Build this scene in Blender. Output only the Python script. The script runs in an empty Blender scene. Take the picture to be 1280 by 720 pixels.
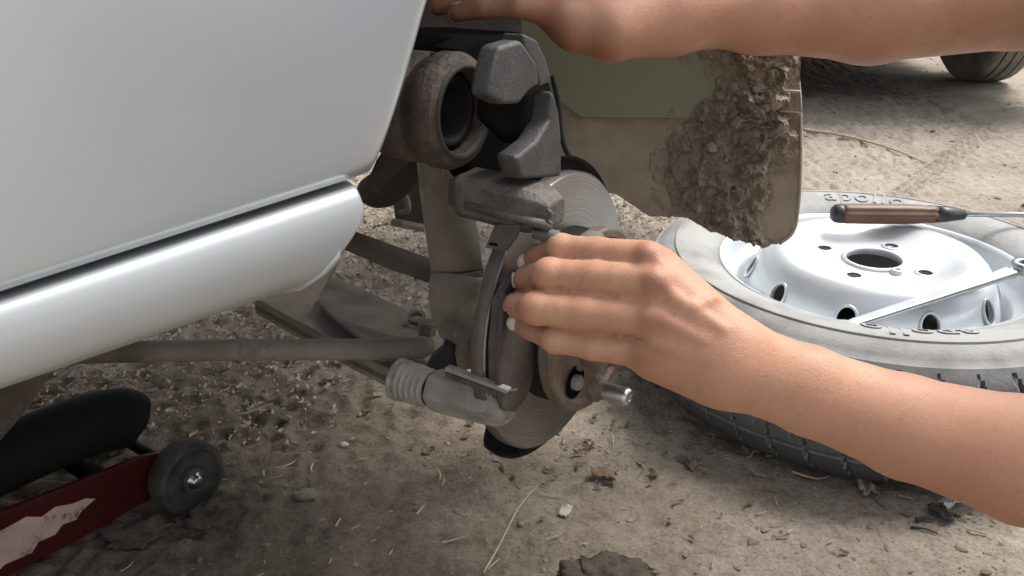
import bpy, bmesh, math, random
import numpy as np
from mathutils import Matrix, Vector
random.seed(7); RNG = np.random.default_rng(11)
R = math.radians
scene = bpy.context.scene
col = scene.collection

# ------------------------------------------------------------------ camera, sky, sun, exposure
FPX, PITCH, CAMH = 1150.0, R(22.0), 0.535
cd = bpy.data.cameras.new('camera'); cam = bpy.data.objects.new('camera', cd); col.objects.link(cam)
cam.location = (0, 0, CAMH); cam.rotation_euler = (R(90) - PITCH, 0, 0)
cd.sensor_width = 36; cd.lens = 36 * FPX / 1280; cd.clip_start = 0.02; cd.clip_end = 300
scene.camera = cam
SUN_EL, SUN_AZ = R(60), R(30)          # azimuth measured from +X towards +Y
w = bpy.data.worlds.new('World'); scene.world = w; w.use_nodes = True
wt = w.node_tree; wt.nodes.clear()
sky = wt.nodes.new('ShaderNodeTexSky'); sky.sky_type = 'NISHITA'; sky.sun_disc = False
sky.sun_elevation = SUN_EL; sky.sun_rotation = R(90) - SUN_AZ; sky.dust_density = 4; sky.air_density = 1.2
hs = wt.nodes.new('ShaderNodeHueSaturation'); hs.inputs['Saturation'].default_value = 0.34
bg = wt.nodes.new('ShaderNodeBackground'); bg.inputs['Strength'].default_value = 0.14
wo = wt.nodes.new('ShaderNodeOutputWorld')
wt.links.new(sky.outputs[0], hs.inputs['Color']); wt.links.new(hs.outputs[0], bg.inputs[0]); wt.links.new(bg.outputs[0], wo.inputs[0])
sl = bpy.data.lights.new('sun', 'SUN'); sl.energy = 1.5; sl.angle = R(22); sl.color = (1, .975, .94)
so = bpy.data.objects.new('sun', sl); col.objects.link(so)
sdir = Vector((math.cos(SUN_EL) * math.cos(SUN_AZ), math.cos(SUN_EL) * math.sin(SUN_AZ), math.sin(SUN_EL)))
so.rotation_euler = sdir.to_track_quat('Z', 'Y').to_euler(); so.location = (3, 1, 6)
scene.view_settings.view_transform = 'Standard'; scene.view_settings.look = 'None'
scene.view_settings.exposure = 1.06; scene.view_settings.gamma = 1
scene.cycles.use_denoising = True; scene.cycles.max_bounces = 8

# ------------------------------------------------------------------ geometry helpers
V3 = lambda *a: np.array(a, float)
Z = V3(0, 0, 1)
cF = V3(0, math.cos(PITCH), -math.sin(PITCH)); cU = V3(0, math.sin(PITCH), math.cos(PITCH)); cR = V3(1, 0, 0)
CP = V3(0, 0, CAMH)
def ray(x, y): return cF + (x - 640) / FPX * cR - (y - 360) / FPX * cU
def P(x, y, dep): return CP + ray(x, y) * dep
def gz(x, y, z=0.0):
    r = ray(x, y); return CP + r * ((z - CAMH) / r[2])
def onplane(x, y, p0, n):
    r = ray(x, y); return CP + r * (((p0 - CP) @ n) / (r @ n))
def unit(v): return v / np.linalg.norm(v)
PHI_R, PHI_C = R(32), R(45)           # brake disc (slightly steered) and car side, both as headings
rd, rn = V3(math.sin(PHI_R), math.cos(PHI_R), 0), V3(math.cos(PHI_R), -math.sin(PHI_R), 0)
cdv, cn = V3(math.sin(PHI_C), math.cos(PHI_C), 0), V3(math.cos(PHI_C), -math.sin(PHI_C), 0)
HUB = P(702, 390, .705)
def K(u, v, w): return HUB + u * rd + v * rn + w * Z
def onv(x, y, v): return onplane(x, y, HUB + v * rn, rn)
def onu(x, y, u): return onplane(x, y, HUB + u * rd, rd)

WL = {}
def tag(o, label=None, cat=None, group=None, kind=None):
    if label: o['label'] = label
    if cat: o['category'] = cat
    if group: o['group'] = group
    if kind: o['kind'] = kind
    return o
def thing(name, label, cat, loc, group=None):
    o = bpy.data.objects.new(name, None); col.objects.link(o); o.location = loc; o.empty_display_size = .05
    WL[o.name] = V3(*loc); return tag(o, label, cat, group)
def adopt(o, parent):
    o.parent = parent; o.matrix_parent_inverse = Matrix.Translation(Vector(-WL[parent.name]))
def build(name, V, F, mat, parent=None, smooth=False, bevel=0, seg=2, sub=0, recalc=True, attr=None):
    V = np.asarray(V, float); c = (V.min(0) + V.max(0)) / 2 if len(V) else V3(0, 0, 0)
    me = bpy.data.meshes.new(name); me.from_pydata((V - c).tolist(), [], [list(map(int, f)) for f in F])
    if recalc:
        bm = bmesh.new(); bm.from_mesh(me); bmesh.ops.recalc_face_normals(bm, faces=bm.faces); bm.to_mesh(me); bm.free()
    me.polygons.foreach_set('use_smooth', [smooth] * len(me.polygons))
    if attr is not None:
        a = me.attributes.new(attr[0], 'FLOAT', 'POINT'); a.data.foreach_set('value', np.asarray(attr[1], np.float32))
    me.materials.append(mat)
    o = bpy.data.objects.new(name, me); col.objects.link(o); o.location = c; WL[o.name] = c
    if parent is not None: adopt(o, parent)
    if bevel:
        m = o.modifiers.new('b', 'BEVEL'); m.width = bevel; m.segments = seg; m.limit_method = 'ANGLE'; m.angle_limit = R(35)
        m.harden_normals = False
        me.polygons.foreach_set('use_smooth', [True] * len(me.polygons))
        ms = o.modifiers.new('w', 'WEIGHTED_NORMAL'); ms.keep_sharp = True
    if sub:
        m = o.modifiers.new('s', 'SUBSURF'); m.levels = sub; m.render_levels = sub
    return o
def merge(parts):
    VV, FF, n = [], [], 0
    for V, F in parts:
        V = np.asarray(V, float); VV.append(V); FF += [[i + n for i in f] for f in F]; n += len(V)
    return np.vstack(VV), FF
def frame(axis, ref=None):
    a = unit(np.asarray(axis, float)); r = Z if ref is None else np.asarray(ref, float)
    if abs(a @ unit(r)) > .98: r = V3(1, 0, 0)
    x = unit(r - a * (a @ r)); y = np.cross(a, x); return x, y, a
def loft(rings, cap=True, closed=True):
    n = len(rings[0]); V = np.vstack(rings); F = []
    m = n if closed else n - 1
    for i in range(len(rings) - 1):
        for j in range(m):
            k = (j + 1) % n; F.append([i * n + j, i * n + k, (i + 1) * n + k, (i + 1) * n + j])
    if cap: F.append(list(range(n))[::-1]); F.append([(len(rings) - 1) * n + j for j in range(n)])
    return V, F
def tube(path, rad, seg=16, cap=True, flat=1.0, ref=None):
    path = [np.asarray(p, float) for p in path]
    rad = [rad] * len(path) if np.isscalar(rad) else rad
    rings = []; px = None
    for i, p in enumerate(path):
        t = unit(path[min(i + 1, len(path) - 1)] - path[max(i - 1, 0)])
        x, y, _ = frame(t, ref if px is None else px); px = x
        a = np.linspace(0, 2 * np.pi, seg, endpoint=False)
        rings.append(p + rad[i] * (np.cos(a)[:, None] * x * flat + np.sin(a)[:, None] * y))
    return loft(rings, cap)
def spline(pts, n=8):
    pts = [np.asarray(p, float) for p in pts]; q = [2 * pts[0] - pts[1]] + pts + [2 * pts[-1] - pts[-2]]; out = []
    for i in range(1, len(q) - 2):
        for t in np.linspace(0, 1, n, endpoint=False):
            a, b, c, d = q[i - 1], q[i], q[i + 1], q[i + 2]
            out.append(.5 * (2 * b + (c - a) * t + (2 * a - 5 * b + 4 * c - d) * t * t + (3 * b - a - 3 * c + d) * t ** 3))
    out.append(pts[-1]); return out
def lathe(prof, org, axis, seg=64, ref=None, closed=False, capped=False):
    # prof: (r, h) pairs along axis
    x, y, a = frame(axis, ref); t = np.linspace(0, 2 * np.pi, seg, endpoint=False)
    rings = [org + h * a + r * (np.cos(t)[:, None] * x + np.sin(t)[:, None] * y) for r, h in prof]
    if closed: rings.append(rings[0])
    V, F = loft(rings, cap=capped and not closed)
    return V, F
def prism(pts, vec):
    pts = np.asarray(pts, float); n = len(pts); V = np.vstack([pts, pts + vec])
    F = [list(range(n))[::-1], [n + i for i in range(n)]] + [[i, (i + 1) % n, n + (i + 1) % n, n + i] for i in range(n)]
    return V, F
def box(c, ax, h):
    c = np.asarray(c, float); V = [c + sx * h[0] * ax[0] + sy * h[1] * ax[1] + sz * h[2] * ax[2] for sx in (-1, 1) for sy in (-1, 1) for sz in (-1, 1)]
    return np.array(V), [[0, 1, 3, 2], [4, 6, 7, 5], [0, 4, 5, 1], [2, 3, 7, 6], [0, 2, 6, 4], [1, 5, 7, 3]]
def pprism(pix, v, th):               # outline read on a plane parallel to the brake disc, th = thickness inboard
    return prism([onv(x, y, v) for x, y in pix], -rn * th)
AX = (V3(1, 0, 0), V3(0, 1, 0), Z)
CAX = (cdv, cn, Z); RAX = (rd, rn, Z)

def hash2(ix, iy, s):
    n = (ix.astype(np.int64) * 374761393 + iy.astype(np.int64) * 668265263 + s * 144665) & 0x7fffffff
    n = ((n ^ (n >> 13)) * 1274126177) & 0x7fffffff
    return ((n ^ (n >> 16)) & 0xffff) / 65535.0
def vnoise(x, y, s=0):
    ix, iy = np.floor(x), np.floor(y); fx, fy = x - ix, y - iy
    fx = fx * fx * (3 - 2 * fx); fy = fy * fy * (3 - 2 * fy)
    a, b, c, d = hash2(ix, iy, s), hash2(ix + 1, iy, s), hash2(ix, iy + 1, s), hash2(ix + 1, iy + 1, s)
    return (a * (1 - fx) + b * fx) * (1 - fy) + (c * (1 - fx) + d * fx) * fy
def fbm(x, y, o=4, s=0):
    r = 0; a = .5
    for i in range(o): r = r + a * vnoise(x, y, s + i * 17); x = x * 2.03 + 5.1; y = y * 2.03 + 3.7; a *= .5
    return r

# ------------------------------------------------------------------ materials
def material(name, c1, c2=None, scale=30, rough=.6, metal=0, bump=0, bscale=None, detail=6, coat=0, lo=.35, hi=.65,
             c3=None, scale3=8, f3=(.5, .62), dust=None, dustamt=.6, dustr=(.3, .7), rough2=None, sss=0, trans=0, spec=None, dist=.004):
    m = bpy.data.materials.new(name); m.use_nodes = True; nt = m.node_tree; N = nt.nodes; L = nt.links
    b = N['Principled BSDF']; b.inputs['Roughness'].default_value = rough; b.inputs['Metallic'].default_value = metal
    if coat: b.inputs['Coat Weight'].default_value = coat; b.inputs['Coat Roughness'].default_value = .12
    if spec is not None: b.inputs['Specular IOR Level'].default_value = spec
    if sss:
        b.inputs['Subsurface Weight'].default_value = sss; b.inputs['Subsurface Scale'].default_value = .006
        b.inputs['Subsurface Radius'].default_value = (1, .35, .18)
    if trans: b.inputs['Transmission Weight'].default_value = trans
    geo = N.new('ShaderNodeNewGeometry'); pos = geo.outputs['Position']
    def noise(sc, de=detail, ro=.6):
        t = N.new('ShaderNodeTexNoise'); t.inputs['Scale'].default_value = sc; t.inputs['Detail'].default_value = de; t.inputs['Roughness'].default_value = ro
        L.new(pos, t.inputs['Vector']); return t.outputs['Fac']
    def ramp(fac, a, c):
        r = N.new('ShaderNodeMapRange'); r.inputs['From Min'].default_value = a; r.inputs['From Max'].default_value = c; L.new(fac, r.inputs['Value']); return r.outputs[0]
    def mix(fac, A, B):
        x = N.new('ShaderNodeMix'); x.data_type = 'RGBA'; L.new(fac, x.inputs['Factor'])
        for s, q in ((x.inputs['A'], A), (x.inputs['B'], B)):
            if isinstance(q, tuple): s.default_value = (*q, 1)
            else: L.new(q, s)
        return x.outputs['Result']
    b.inputs['Base Color'].default_value = (*c1, 1); cur = c1
    if c2: cur = mix(ramp(noise(scale), lo, hi), cur, c2)
    if c3: cur = mix(ramp(noise(scale3, 8, .7), *f3), cur, c3)
    if dust:
        sx = N.new('ShaderNodeSeparateXYZ'); L.new(geo.outputs['Normal'], sx.inputs[0])
        up = ramp(sx.outputs['Z'], -.3, .9); mu = N.new('ShaderNodeMath'); mu.operation = 'MULTIPLY'
        L.new(up, mu.inputs[0]); L.new(ramp(noise(18, 5), *dustr), mu.inputs[1])
        m2 = N.new('ShaderNodeMath'); m2.operation = 'MULTIPLY'; m2.inputs[1].default_value = dustamt; L.new(mu.outputs[0], m2.inputs[0])
        cur = mix(m2.outputs[0], cur, dust)
    if not isinstance(cur, tuple): L.new(cur, b.inputs['Base Color'])
    if rough2 is not None:
        r = N.new('ShaderNodeMapRange'); r.inputs['To Min'].default_value = rough; r.inputs['To Max'].default_value = rough2
        r.inputs['From Min'].default_value = .35; r.inputs['From Max'].default_value = .65
        L.new(noise(bscale or scale, 4), r.inputs['Value']); L.new(r.outputs[0], b.inputs['Roughness'])
    if bump:
        bp = N.new('ShaderNodeBump'); bp.inputs['Strength'].default_value = bump; bp.inputs['Distance'].default_value = dist
        L.new(noise(bscale or scale, 6, .65), bp.inputs['Height']); L.new(bp.outputs[0], b.inputs['Normal'])
    m['_'] = 0; return m
DUST = (.30, .25, .19)
M = {}

M['paint'] = material('silver_paint', (.55, .60, .622), (.535, .585, .608), 5, .36, .55, coat=.5, bump=.02, bscale=900, dist=.0005)
M['sill'] = material('sill_paint', (.48, .505, .512), (.43, .445, .445), 7, .44, .40, coat=.15, c3=(.36, .31, .25), scale3=5, f3=(.62, .95))
M['rubber'] = material('black_rubber', (.018, .018, .018), (.03, .028, .026), 60, .7, bump=.2, bscale=250)
M['under'] = material('underbody_coating', (.030, .026, .022), (.06, .05, .04), 14, .85, bump=.4, bscale=120)
M['darkmetal'] = material('dark_greasy_iron', (.009, .0085, .008), (.018, .016, .015), 35, .7, 0, bump=.3, bscale=300, spec=.2)
M['casting'] = material('grey_iron_casting', (.075, .070, .064), (.13, .12, .108), 45, .6, .3, bump=.45, bscale=350, c3=(.06, .045, .035), scale3=22, dust=DUST, dustamt=.3)
M['fingercast'] = material('grey_painted_iron', (.045, .044, .043), (.075, .072, .069), 60, .5, .3, bump=.35, bscale=500, c3=(.14, .135, .13), scale3=50, f3=(.6, .75))
M['dustycast'] = material('dusty_casting', (.24, .225, .20), (.33, .31, .275), 40, .8, .1, bump=.5, bscale=260, c3=(.15, .12, .10), scale3=25)
M['tan'] = material('dusty_painted_steel', (.21, .18, .145), (.29, .25, .20), 18, .85, .0, bump=.35, bscale=160, c3=(.11, .09, .072), scale3=16, f3=(.55, .7))
M['tan2'] = material('dusty_dark_steel', (.10, .08, .063), (.17, .14, .11), 18, .85, .0, bump=.35, bscale=160, c3=(.06, .05, .04), scale3=16, f3=(.55, .7))
M['calhouse'] = material('brown_greasy_iron', (.045, .034, .027), (.095, .070, .055), 30, .6, .1, bump=.8, bscale=120, c3=(.03, .025, .02), scale3=18, f3=(.5, .62))
M['edgeiron'] = material('rusty_disc_edge', (.15, .13, .11), (.10, .08, .065), 60, .6, .3, bump=.3, bscale=300)
M['steel'] = material('bright_steel', (.62, .62, .61), (.5, .5, .49), 40, .28, 1, bump=.05, bscale=400)
M['chrome'] = material('worn_tool_steel', (.52, .53, .54), (.42, .43, .43), 40, .34, 1)
M['hub'] = material('rusty_hub_iron', (.24, .20, .16), (.16, .115, .085), 45, .5, .55, bump=.5, bscale=300, c3=(.30, .15, .08), scale3=40, f3=(.58, .75))
M['pad'] = material('brake_pad_plate', (.055, .045, .04), (.09, .075, .065), 60, .7, .2, bump=.4, bscale=400)
M['green'] = material('olive_panel', (.21, .222, .14), (.225, .228, .155), 9, .5, bump=.06, bscale=200, dust=None, c3=(.22, .19, .14), scale3=6, f3=(.5, .8))
M['flap'] = material('brown_mud_flap', (.30, .245, .185), (.25, .20, .15), 12, .75, bump=.12, bscale=150, c3=(.36, .30, .23), scale3=9)
M['mud'] = material('dried_mud', (.36, .30, .235), (.25, .20, .15), 55, .95, bump=.8, bscale=220, c3=(.36, .30, .235), scale3=40, f3=(.55, .7))
M['clod'] = material('dark_clod_earth', (.13, .105, .08), (.07, .055, .042), 70, .95, bump=1, bscale=160, dist=.006)
M['edge'] = material('pale_edge_trim', (.5, .47, .4), (.35, .31, .25), 60, .6)
M['tyre'] = material('dusty_tyre_rubber', (.055, .058, .058), (.085, .087, .084), 12, .72, bump=.25, bscale=260, dust=(.335, .335, .32), dustamt=1.0, dustr=(.05, .55))
M['jackwheel'] = material('black_wheel_rubber', (.03, .029, .027), (.085, .078, .07), 40, .85, spec=.2)
M['tyre_plain'] = material('tyre_rubber', (.13, .125, .115), (.27, .25, .22), 10, .8, bump=.3, bscale=120)
M['rim'] = material('silver_white_rim_paint', (.60, .635, .66), (.56, .59, .61), 9, .32, .25, coat=.2, c3=(.42, .39, .34), scale3=26, f3=(.66, .80))
M['recess_shade'] = material('black_recess_shade', (.006, .006, .006), rough=.95, spec=.05)  # black that puts the shade of recesses into the colour
M['amber'] = material('amber_plastic', (.17, .085, .05), (.11, .055, .032), 30, .5)
M['blackp'] = material('black_plastic', (.02, .02, .021), (.035, .034, .033), 30, .4)
M['red'] = material('dark_red_jack_paint', (.065, .006, .007), (.04, .005, .005), 14, .6, spec=.2, c3=(.05, .03, .025), scale3=20, f3=(.6, .75), bump=.1, bscale=120)
M['label'] = material('worn_jack_label', (.50, .37, .30), (.36, .24, .19), 26, .7, c3=(.12, .03, .03), scale3=55, f3=(.56, .66))
M['jackblack'] = material('black_oily_steel', (.006, .006, .006), (.010, .010, .010), 20, .8, spec=.15)
M['stone'] = material('grey_stone', (.26, .23, .19), (.16, .14, .115), 60, .9, bump=.5, bscale=200)
M['white_stone'] = material('pale_stone', (.46, .43, .38), (.34, .31, .27), 70, .9, bump=.4, bscale=200)
M['straw'] = material('dry_straw', (.50, .41, .28), (.36, .28, .18), 80, .8)
M['leaf'] = material('dry_leaf', (.22, .15, .09), (.12, .08, .05), 60, .8)
M['chips'] = material('soil_crumbs', (.30, .24, .18), (.16, .12, .088), 90, .95, lo=.3, hi=.7)
M['flake'] = material('wood_flakes', (.52, .44, .34), (.17, .125, .09), 120, .9, lo=.3, hi=.7)
M['darkstick'] = material('dark_twig', (.07, .055, .042), (.03, .025, .02), 60, .85)
M['wrapper'] = material('crumpled_foil', (.75, .74, .72), (.5, .49, .47), 50, .35, .3)
M['shirt'] = material('blue_shirt', (.10, .13, .20), (.08, .10, .16), 30, .9, bump=.3, bscale=500)
M['trouser'] = material('grey_trousers', (.09, .085, .08), (.07, .065, .06), 30, .9, bump=.3, bscale=500)
M['hair'] = material('black_hair', (.012, .010, .009), (.02, .017, .015), 200, .5)
M['sandal'] = material('brown_sandal', (.08, .045, .025), rough=.7)
M['glass'] = material('dark_glass', (.02, .024, .026), rough=.06, spec=.6)
M['darkpaint'] = material('grey_car_paint', (.22, .23, .24), (.2, .21, .22), 5, .3, .5, coat=.5)
M['nail'] = material('finger_nail', (.80, .62, .54), (.74, .55, .47), 200, .35, sss=.3)

def brushed_material():
    # machined brake disc: fine rings about the axle, with glaze and rust bands
    m = bpy.data.materials.new('machined_disc_steel'); m.use_nodes = True; N = m.node_tree.nodes; L = m.node_tree.links; b = N['Principled BSDF']
    g = N.new('ShaderNodeNewGeometry'); s = N.new('ShaderNodeVectorMath'); s.operation = 'SUBTRACT'; s.inputs[1].default_value = tuple(HUB); L.new(g.outputs['Position'], s.inputs[0])
    ln = N.new('ShaderNodeVectorMath'); ln.operation = 'LENGTH'; L.new(s.outputs[0], ln.inputs[0])
    nz = N.new('ShaderNodeTexNoise'); nz.noise_dimensions = '1D'; nz.inputs['Scale'].default_value = 900; nz.inputs['Detail'].default_value = 5; L.new(ln.outputs['Value'], nz.inputs['W'])
    n2 = N.new('ShaderNodeTexNoise'); n2.inputs['Scale'].default_value = 14; n2.inputs['Detail'].default_value = 4; L.new(g.outputs['Position'], n2.inputs['Vector'])
    r = N.new('ShaderNodeValToRGB'); r.color_ramp.elements[0].position = .3; r.color_ramp.elements[1].position = .7
    r.color_ramp.elements[0].color = (.22, .21, .195, 1); r.color_ramp.elements[1].color = (.38, .37, .36, 1); L.new(nz.outputs['Fac'], r.inputs[0])
    mx = N.new('ShaderNodeMix'); mx.data_type = 'RGBA'; mr = N.new('ShaderNodeMapRange'); mr.inputs['From Min'].default_value = .42; mr.inputs['From Max'].default_value = .7; mr.inputs['To Max'].default_value = .6
    L.new(n2.outputs['Fac'], mr.inputs['Value']); L.new(mr.outputs[0], mx.inputs['Factor']); L.new(r.outputs[0], mx.inputs['A']); mx.inputs['B'].default_value = (.20, .18, .155, 1)
    L.new(mx.outputs['Result'], b.inputs['Base Color']); b.inputs['Metallic'].default_value = .85; b.inputs['Roughness'].default_value = .32
    b.inputs['Anisotropic'].default_value = .6
    bp = N.new('ShaderNodeBump'); bp.inputs['Strength'].default_value = .2; bp.inputs['Distance'].default_value = .0006; L.new(nz.outputs['Fac'], bp.inputs['Height']); L.new(bp.outputs[0], b.inputs['Normal'])
    return m
M['disc'] = brushed_material()

def ground_material():
    m = bpy.data.materials.new('dry_dirt'); m.use_nodes = True; N = m.node_tree.nodes; L = m.node_tree.links; b = N['Principled BSDF']
    b.inputs['Roughness'].default_value = .95; b.inputs['Specular IOR Level'].default_value = .15
    g = N.new('ShaderNodeNewGeometry')
    def noise(sc, de=8, ro=.65):
        t = N.new('ShaderNodeTexNoise'); t.inputs['Scale'].default_value = sc; t.inputs['Detail'].default_value = de; t.inputs['Roughness'].default_value = ro; L.new(g.outputs['Position'], t.inputs['Vector']); return t.outputs['Fac']
    def ramp(f, stops):
        r = N.new('ShaderNodeValToRGB'); e = r.color_ramp.elements
        while len(e) < len(stops): e.new(.5)
        for q, (p, c) in zip(e, stops): q.position = p; q.color = (*c, 1)
        L.new(f, r.inputs[0]); return r.outputs[0]
    a = ramp(noise(3.2), [(.3, (.25, .21, .168)), (.5, (.33, .285, .235)), (.7, (.39, .343, .288))])
    # loose dark soil, also painting in shade round the jack; pale packed dust elsewhere
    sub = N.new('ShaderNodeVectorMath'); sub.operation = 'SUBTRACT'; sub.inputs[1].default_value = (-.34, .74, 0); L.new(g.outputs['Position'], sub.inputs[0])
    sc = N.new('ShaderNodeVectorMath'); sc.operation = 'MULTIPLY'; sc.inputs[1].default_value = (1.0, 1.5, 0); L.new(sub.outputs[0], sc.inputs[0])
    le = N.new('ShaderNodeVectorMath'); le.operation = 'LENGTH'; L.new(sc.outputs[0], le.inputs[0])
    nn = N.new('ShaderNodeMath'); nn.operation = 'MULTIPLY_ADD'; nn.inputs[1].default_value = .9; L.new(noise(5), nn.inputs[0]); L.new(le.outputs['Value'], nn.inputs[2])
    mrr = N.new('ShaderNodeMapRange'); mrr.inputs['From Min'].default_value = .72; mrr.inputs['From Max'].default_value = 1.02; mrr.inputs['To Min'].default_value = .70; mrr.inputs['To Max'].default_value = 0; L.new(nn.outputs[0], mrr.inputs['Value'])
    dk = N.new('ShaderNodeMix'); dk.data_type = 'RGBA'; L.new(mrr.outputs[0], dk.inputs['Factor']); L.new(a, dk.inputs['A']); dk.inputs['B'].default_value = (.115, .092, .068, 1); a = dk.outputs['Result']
    c = ramp(noise(55), [(.30, (.42, .40, .38)), (.46, (.85, .84, .82)), (.7, (1.12, 1.1, 1.06))])
    x = N.new('ShaderNodeMix'); x.data_type = 'RGBA'; x.blend_type = 'MULTIPLY'; x.inputs['Factor'].default_value = .68
    L.new(a, x.inputs['A']); L.new(c, x.inputs['B'])
    c2 = ramp(noise(260, 4), [(.33, (.55, .52, .5)), (.5, (1, 1, 1)), (.72, (1.2, 1.18, 1.12))])
    y = N.new('ShaderNodeMix'); y.data_type = 'RGBA'; y.blend_type = 'MULTIPLY'; y.inputs['Factor'].default_value = .7
    L.new(x.outputs['Result'], y.inputs['A']); L.new(c2, y.inputs['B']); L.new(y.outputs['Result'], b.inputs['Base Color'])
    bp = N.new('ShaderNodeBump'); bp.inputs['Strength'].default_value = .8; bp.inputs['Distance'].default_value = .004; L.new(noise(140), bp.inputs['Height']); L.new(bp.outputs[0], b.inputs['Normal'])
    return m
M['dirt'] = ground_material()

def skin_material():
    m = bpy.data.materials.new('tanned_skin'); m.use_nodes = True; N = m.node_tree.nodes; L = m.node_tree.links; b = N['Principled BSDF']
    b.inputs['Roughness'].default_value = .56; b.inputs['Subsurface Weight'].default_value = .25; b.inputs['Subsurface Scale'].default_value = .005; b.inputs['Subsurface Radius'].default_value = (1, .36, .2)
    g = N.new('ShaderNodeNewGeometry')
    def noise(sc, de=5):
        t = N.new('ShaderNodeTexNoise'); t.inputs['Scale'].default_value = sc; t.inputs['Detail'].default_value = de; L.new(g.outputs['Position'], t.inputs['Vector']); return t.outputs['Fac']
    at = N.new('ShaderNodeAttribute'); at.attribute_name = 'flush'
    def mix(f, A, B):
        x = N.new('ShaderNodeMix'); x.data_type = 'RGBA'; L.new(f, x.inputs['Factor'])
        for s, q in ((x.inputs['A'], A), (x.inputs['B'], B)):
            if isinstance(q, tuple): s.default_value = (*q, 1)
            else: L.new(q, s)
        return x.outputs['Result']
    def mr(f, a, c, t=1):
        r = N.new('ShaderNodeMapRange'); r.inputs['From Min'].default_value = a; r.inputs['From Max'].default_value = c; r.inputs['To Max'].default_value = t; L.new(f, r.inputs['Value']); return r.outputs[0]
    c = mix(mr(noise(28), .35, .65), (.43, .218, .130), (.53, .285, .180))
    c = mix(mr(noise(14, 4), .45, .7, .55), c, (.38, .165, .09))
    c = mix(mr(noise(220, 3), .52, .72, .35), c, (.34, .155, .088))
    c = mix(at.outputs['Fac'], c, (.26, .105, .058))
    L.new(c, b.inputs['Base Color'])
    v = N.new('ShaderNodeTexVoronoi'); v.inputs['Scale'].default_value = 700; L.new(g.outputs['Position'], v.inputs['Vector'])
    ad = N.new('ShaderNodeMath'); ad.operation = 'ADD'; L.new(v.outputs['Distance'], ad.inputs[0]); L.new(noise(160, 6), ad.inputs[1])
    bp = N.new('ShaderNodeBump'); bp.inputs['Strength'].default_value = .16; bp.inputs['Distance'].default_value = .0010; L.new(ad.outputs[0], bp.inputs['Height']); L.new(bp.outputs[0], b.inputs['Normal'])
    return m
M['skin'] = skin_material()
#@@SETTING
# ------------------------------------------------------------------ ground
TR0, TR1 = gz(1110, 232), gz(1300, 95)          # tyre track running away beside the spare wheel
tdir = unit(TR1 - TR0); tper = V3(-tdir[1], tdir[0], 0)
def ground_h(x, y):
    x = np.asarray(x, float); y = np.asarray(y, float)
    near = np.clip((6 - np.hypot(x, y)) / 4, 0, 1)
    h = (fbm(x * 2.1, y * 2.1, 3, 3) - .44) * .018 + .014 * np.exp(-((x - .43) / .22) ** 2 - ((y - 1.30) / .13) ** 2)
    r = 1 - np.abs(2 * fbm(x * 16, y * 16, 3, 40) - .9); h += (r - .75) * .007 * near
    rough = np.clip(fbm(x * 1.6 + 9, y * 1.6, 3, 77) * 2.2 - .55, .15, 1)
    c = fbm(x * 42, y * 42, 3, 21); h += np.clip(c - .42, 0, 1) * .022 * rough * near
    h += (fbm(x * 130, y * 130, 3, 5) - .4) * .0055 * near
    q = (x - HUB[0]) * cn[0] + (y - HUB[1]) * cn[1]; zone = np.clip((-.12 - q) / .3, 0, 1) * near      # loose litter-strewn soil under the car
    h += zone * (.55 - np.abs(2 * fbm(x * 34, y * 34, 3, 63) - .9) * 2.2) * .011
    s = (x - TR0[0]) * tdir[0] + (y - TR0[1]) * tdir[1]
    for off in (0, .30):
        e = (x - TR0[0]) * tper[0] + (y - TR0[1]) * tper[1] + off * 1.0
        ins = np.clip((.075 - np.abs(e)) / .02, 0, 1) * np.clip((s + .3) / .2, 0, 1)
        lug = np.where(((s + np.abs(e) * .5) % .034) < .014, 1.0, 0.0) * (np.abs(e) > .018)
        h = h * (1 - .7 * ins) + ins * (-.006 + .008 * lug * (.5 + vnoise(x * 20, y * 20, 8)))
    return h
def gpt(x, y):
    return V3(x, y, float(ground_h(np.array([x]), np.array([y]))[0]))
def axis_fine(a, b, d0, far):
    core = list(np.arange(a, b, d0)); l = [a]; s = d0
    while l[-1] > -far: s *= 1.25; l.append(l[-1] - s)
    r = [core[-1]]; s = d0
    while r[-1] < far: s *= 1.25; r.append(r[-1] + s)
    return np.array(l[:0:-1] + core + r[1:])
gx = axis_fine(-1.0, 1.3, .005, 60)
ys = [.42]
while ys[-1] < 4.2: ys.append(ys[-1] + .0042 * max(1, (ys[-1] / .8)) ** 1.4)
yl = [.42]; s = .006
while yl[-1] > -60: s *= 1.25; yl.append(yl[-1] - s)
yr = [ys[-1]]; s = .04
while yr[-1] < 60: s *= 1.25; yr.append(yr[-1] + s)
gy = np.array(yl[:0:-1] + ys + yr[1:])
X, Y = np.meshgrid(gx, gy); H = ground_h(X, Y)
def grid_faces(ny, nx):
    i = np.arange(ny - 1)[:, None] * nx + np.arange(nx - 1)[None]; i = i.ravel()
    return np.stack([i, i + 1, i + nx + 1, i + nx], 1)
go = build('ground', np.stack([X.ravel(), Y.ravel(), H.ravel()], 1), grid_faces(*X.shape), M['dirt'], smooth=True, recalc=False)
tag(go, kind='structure')

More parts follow.
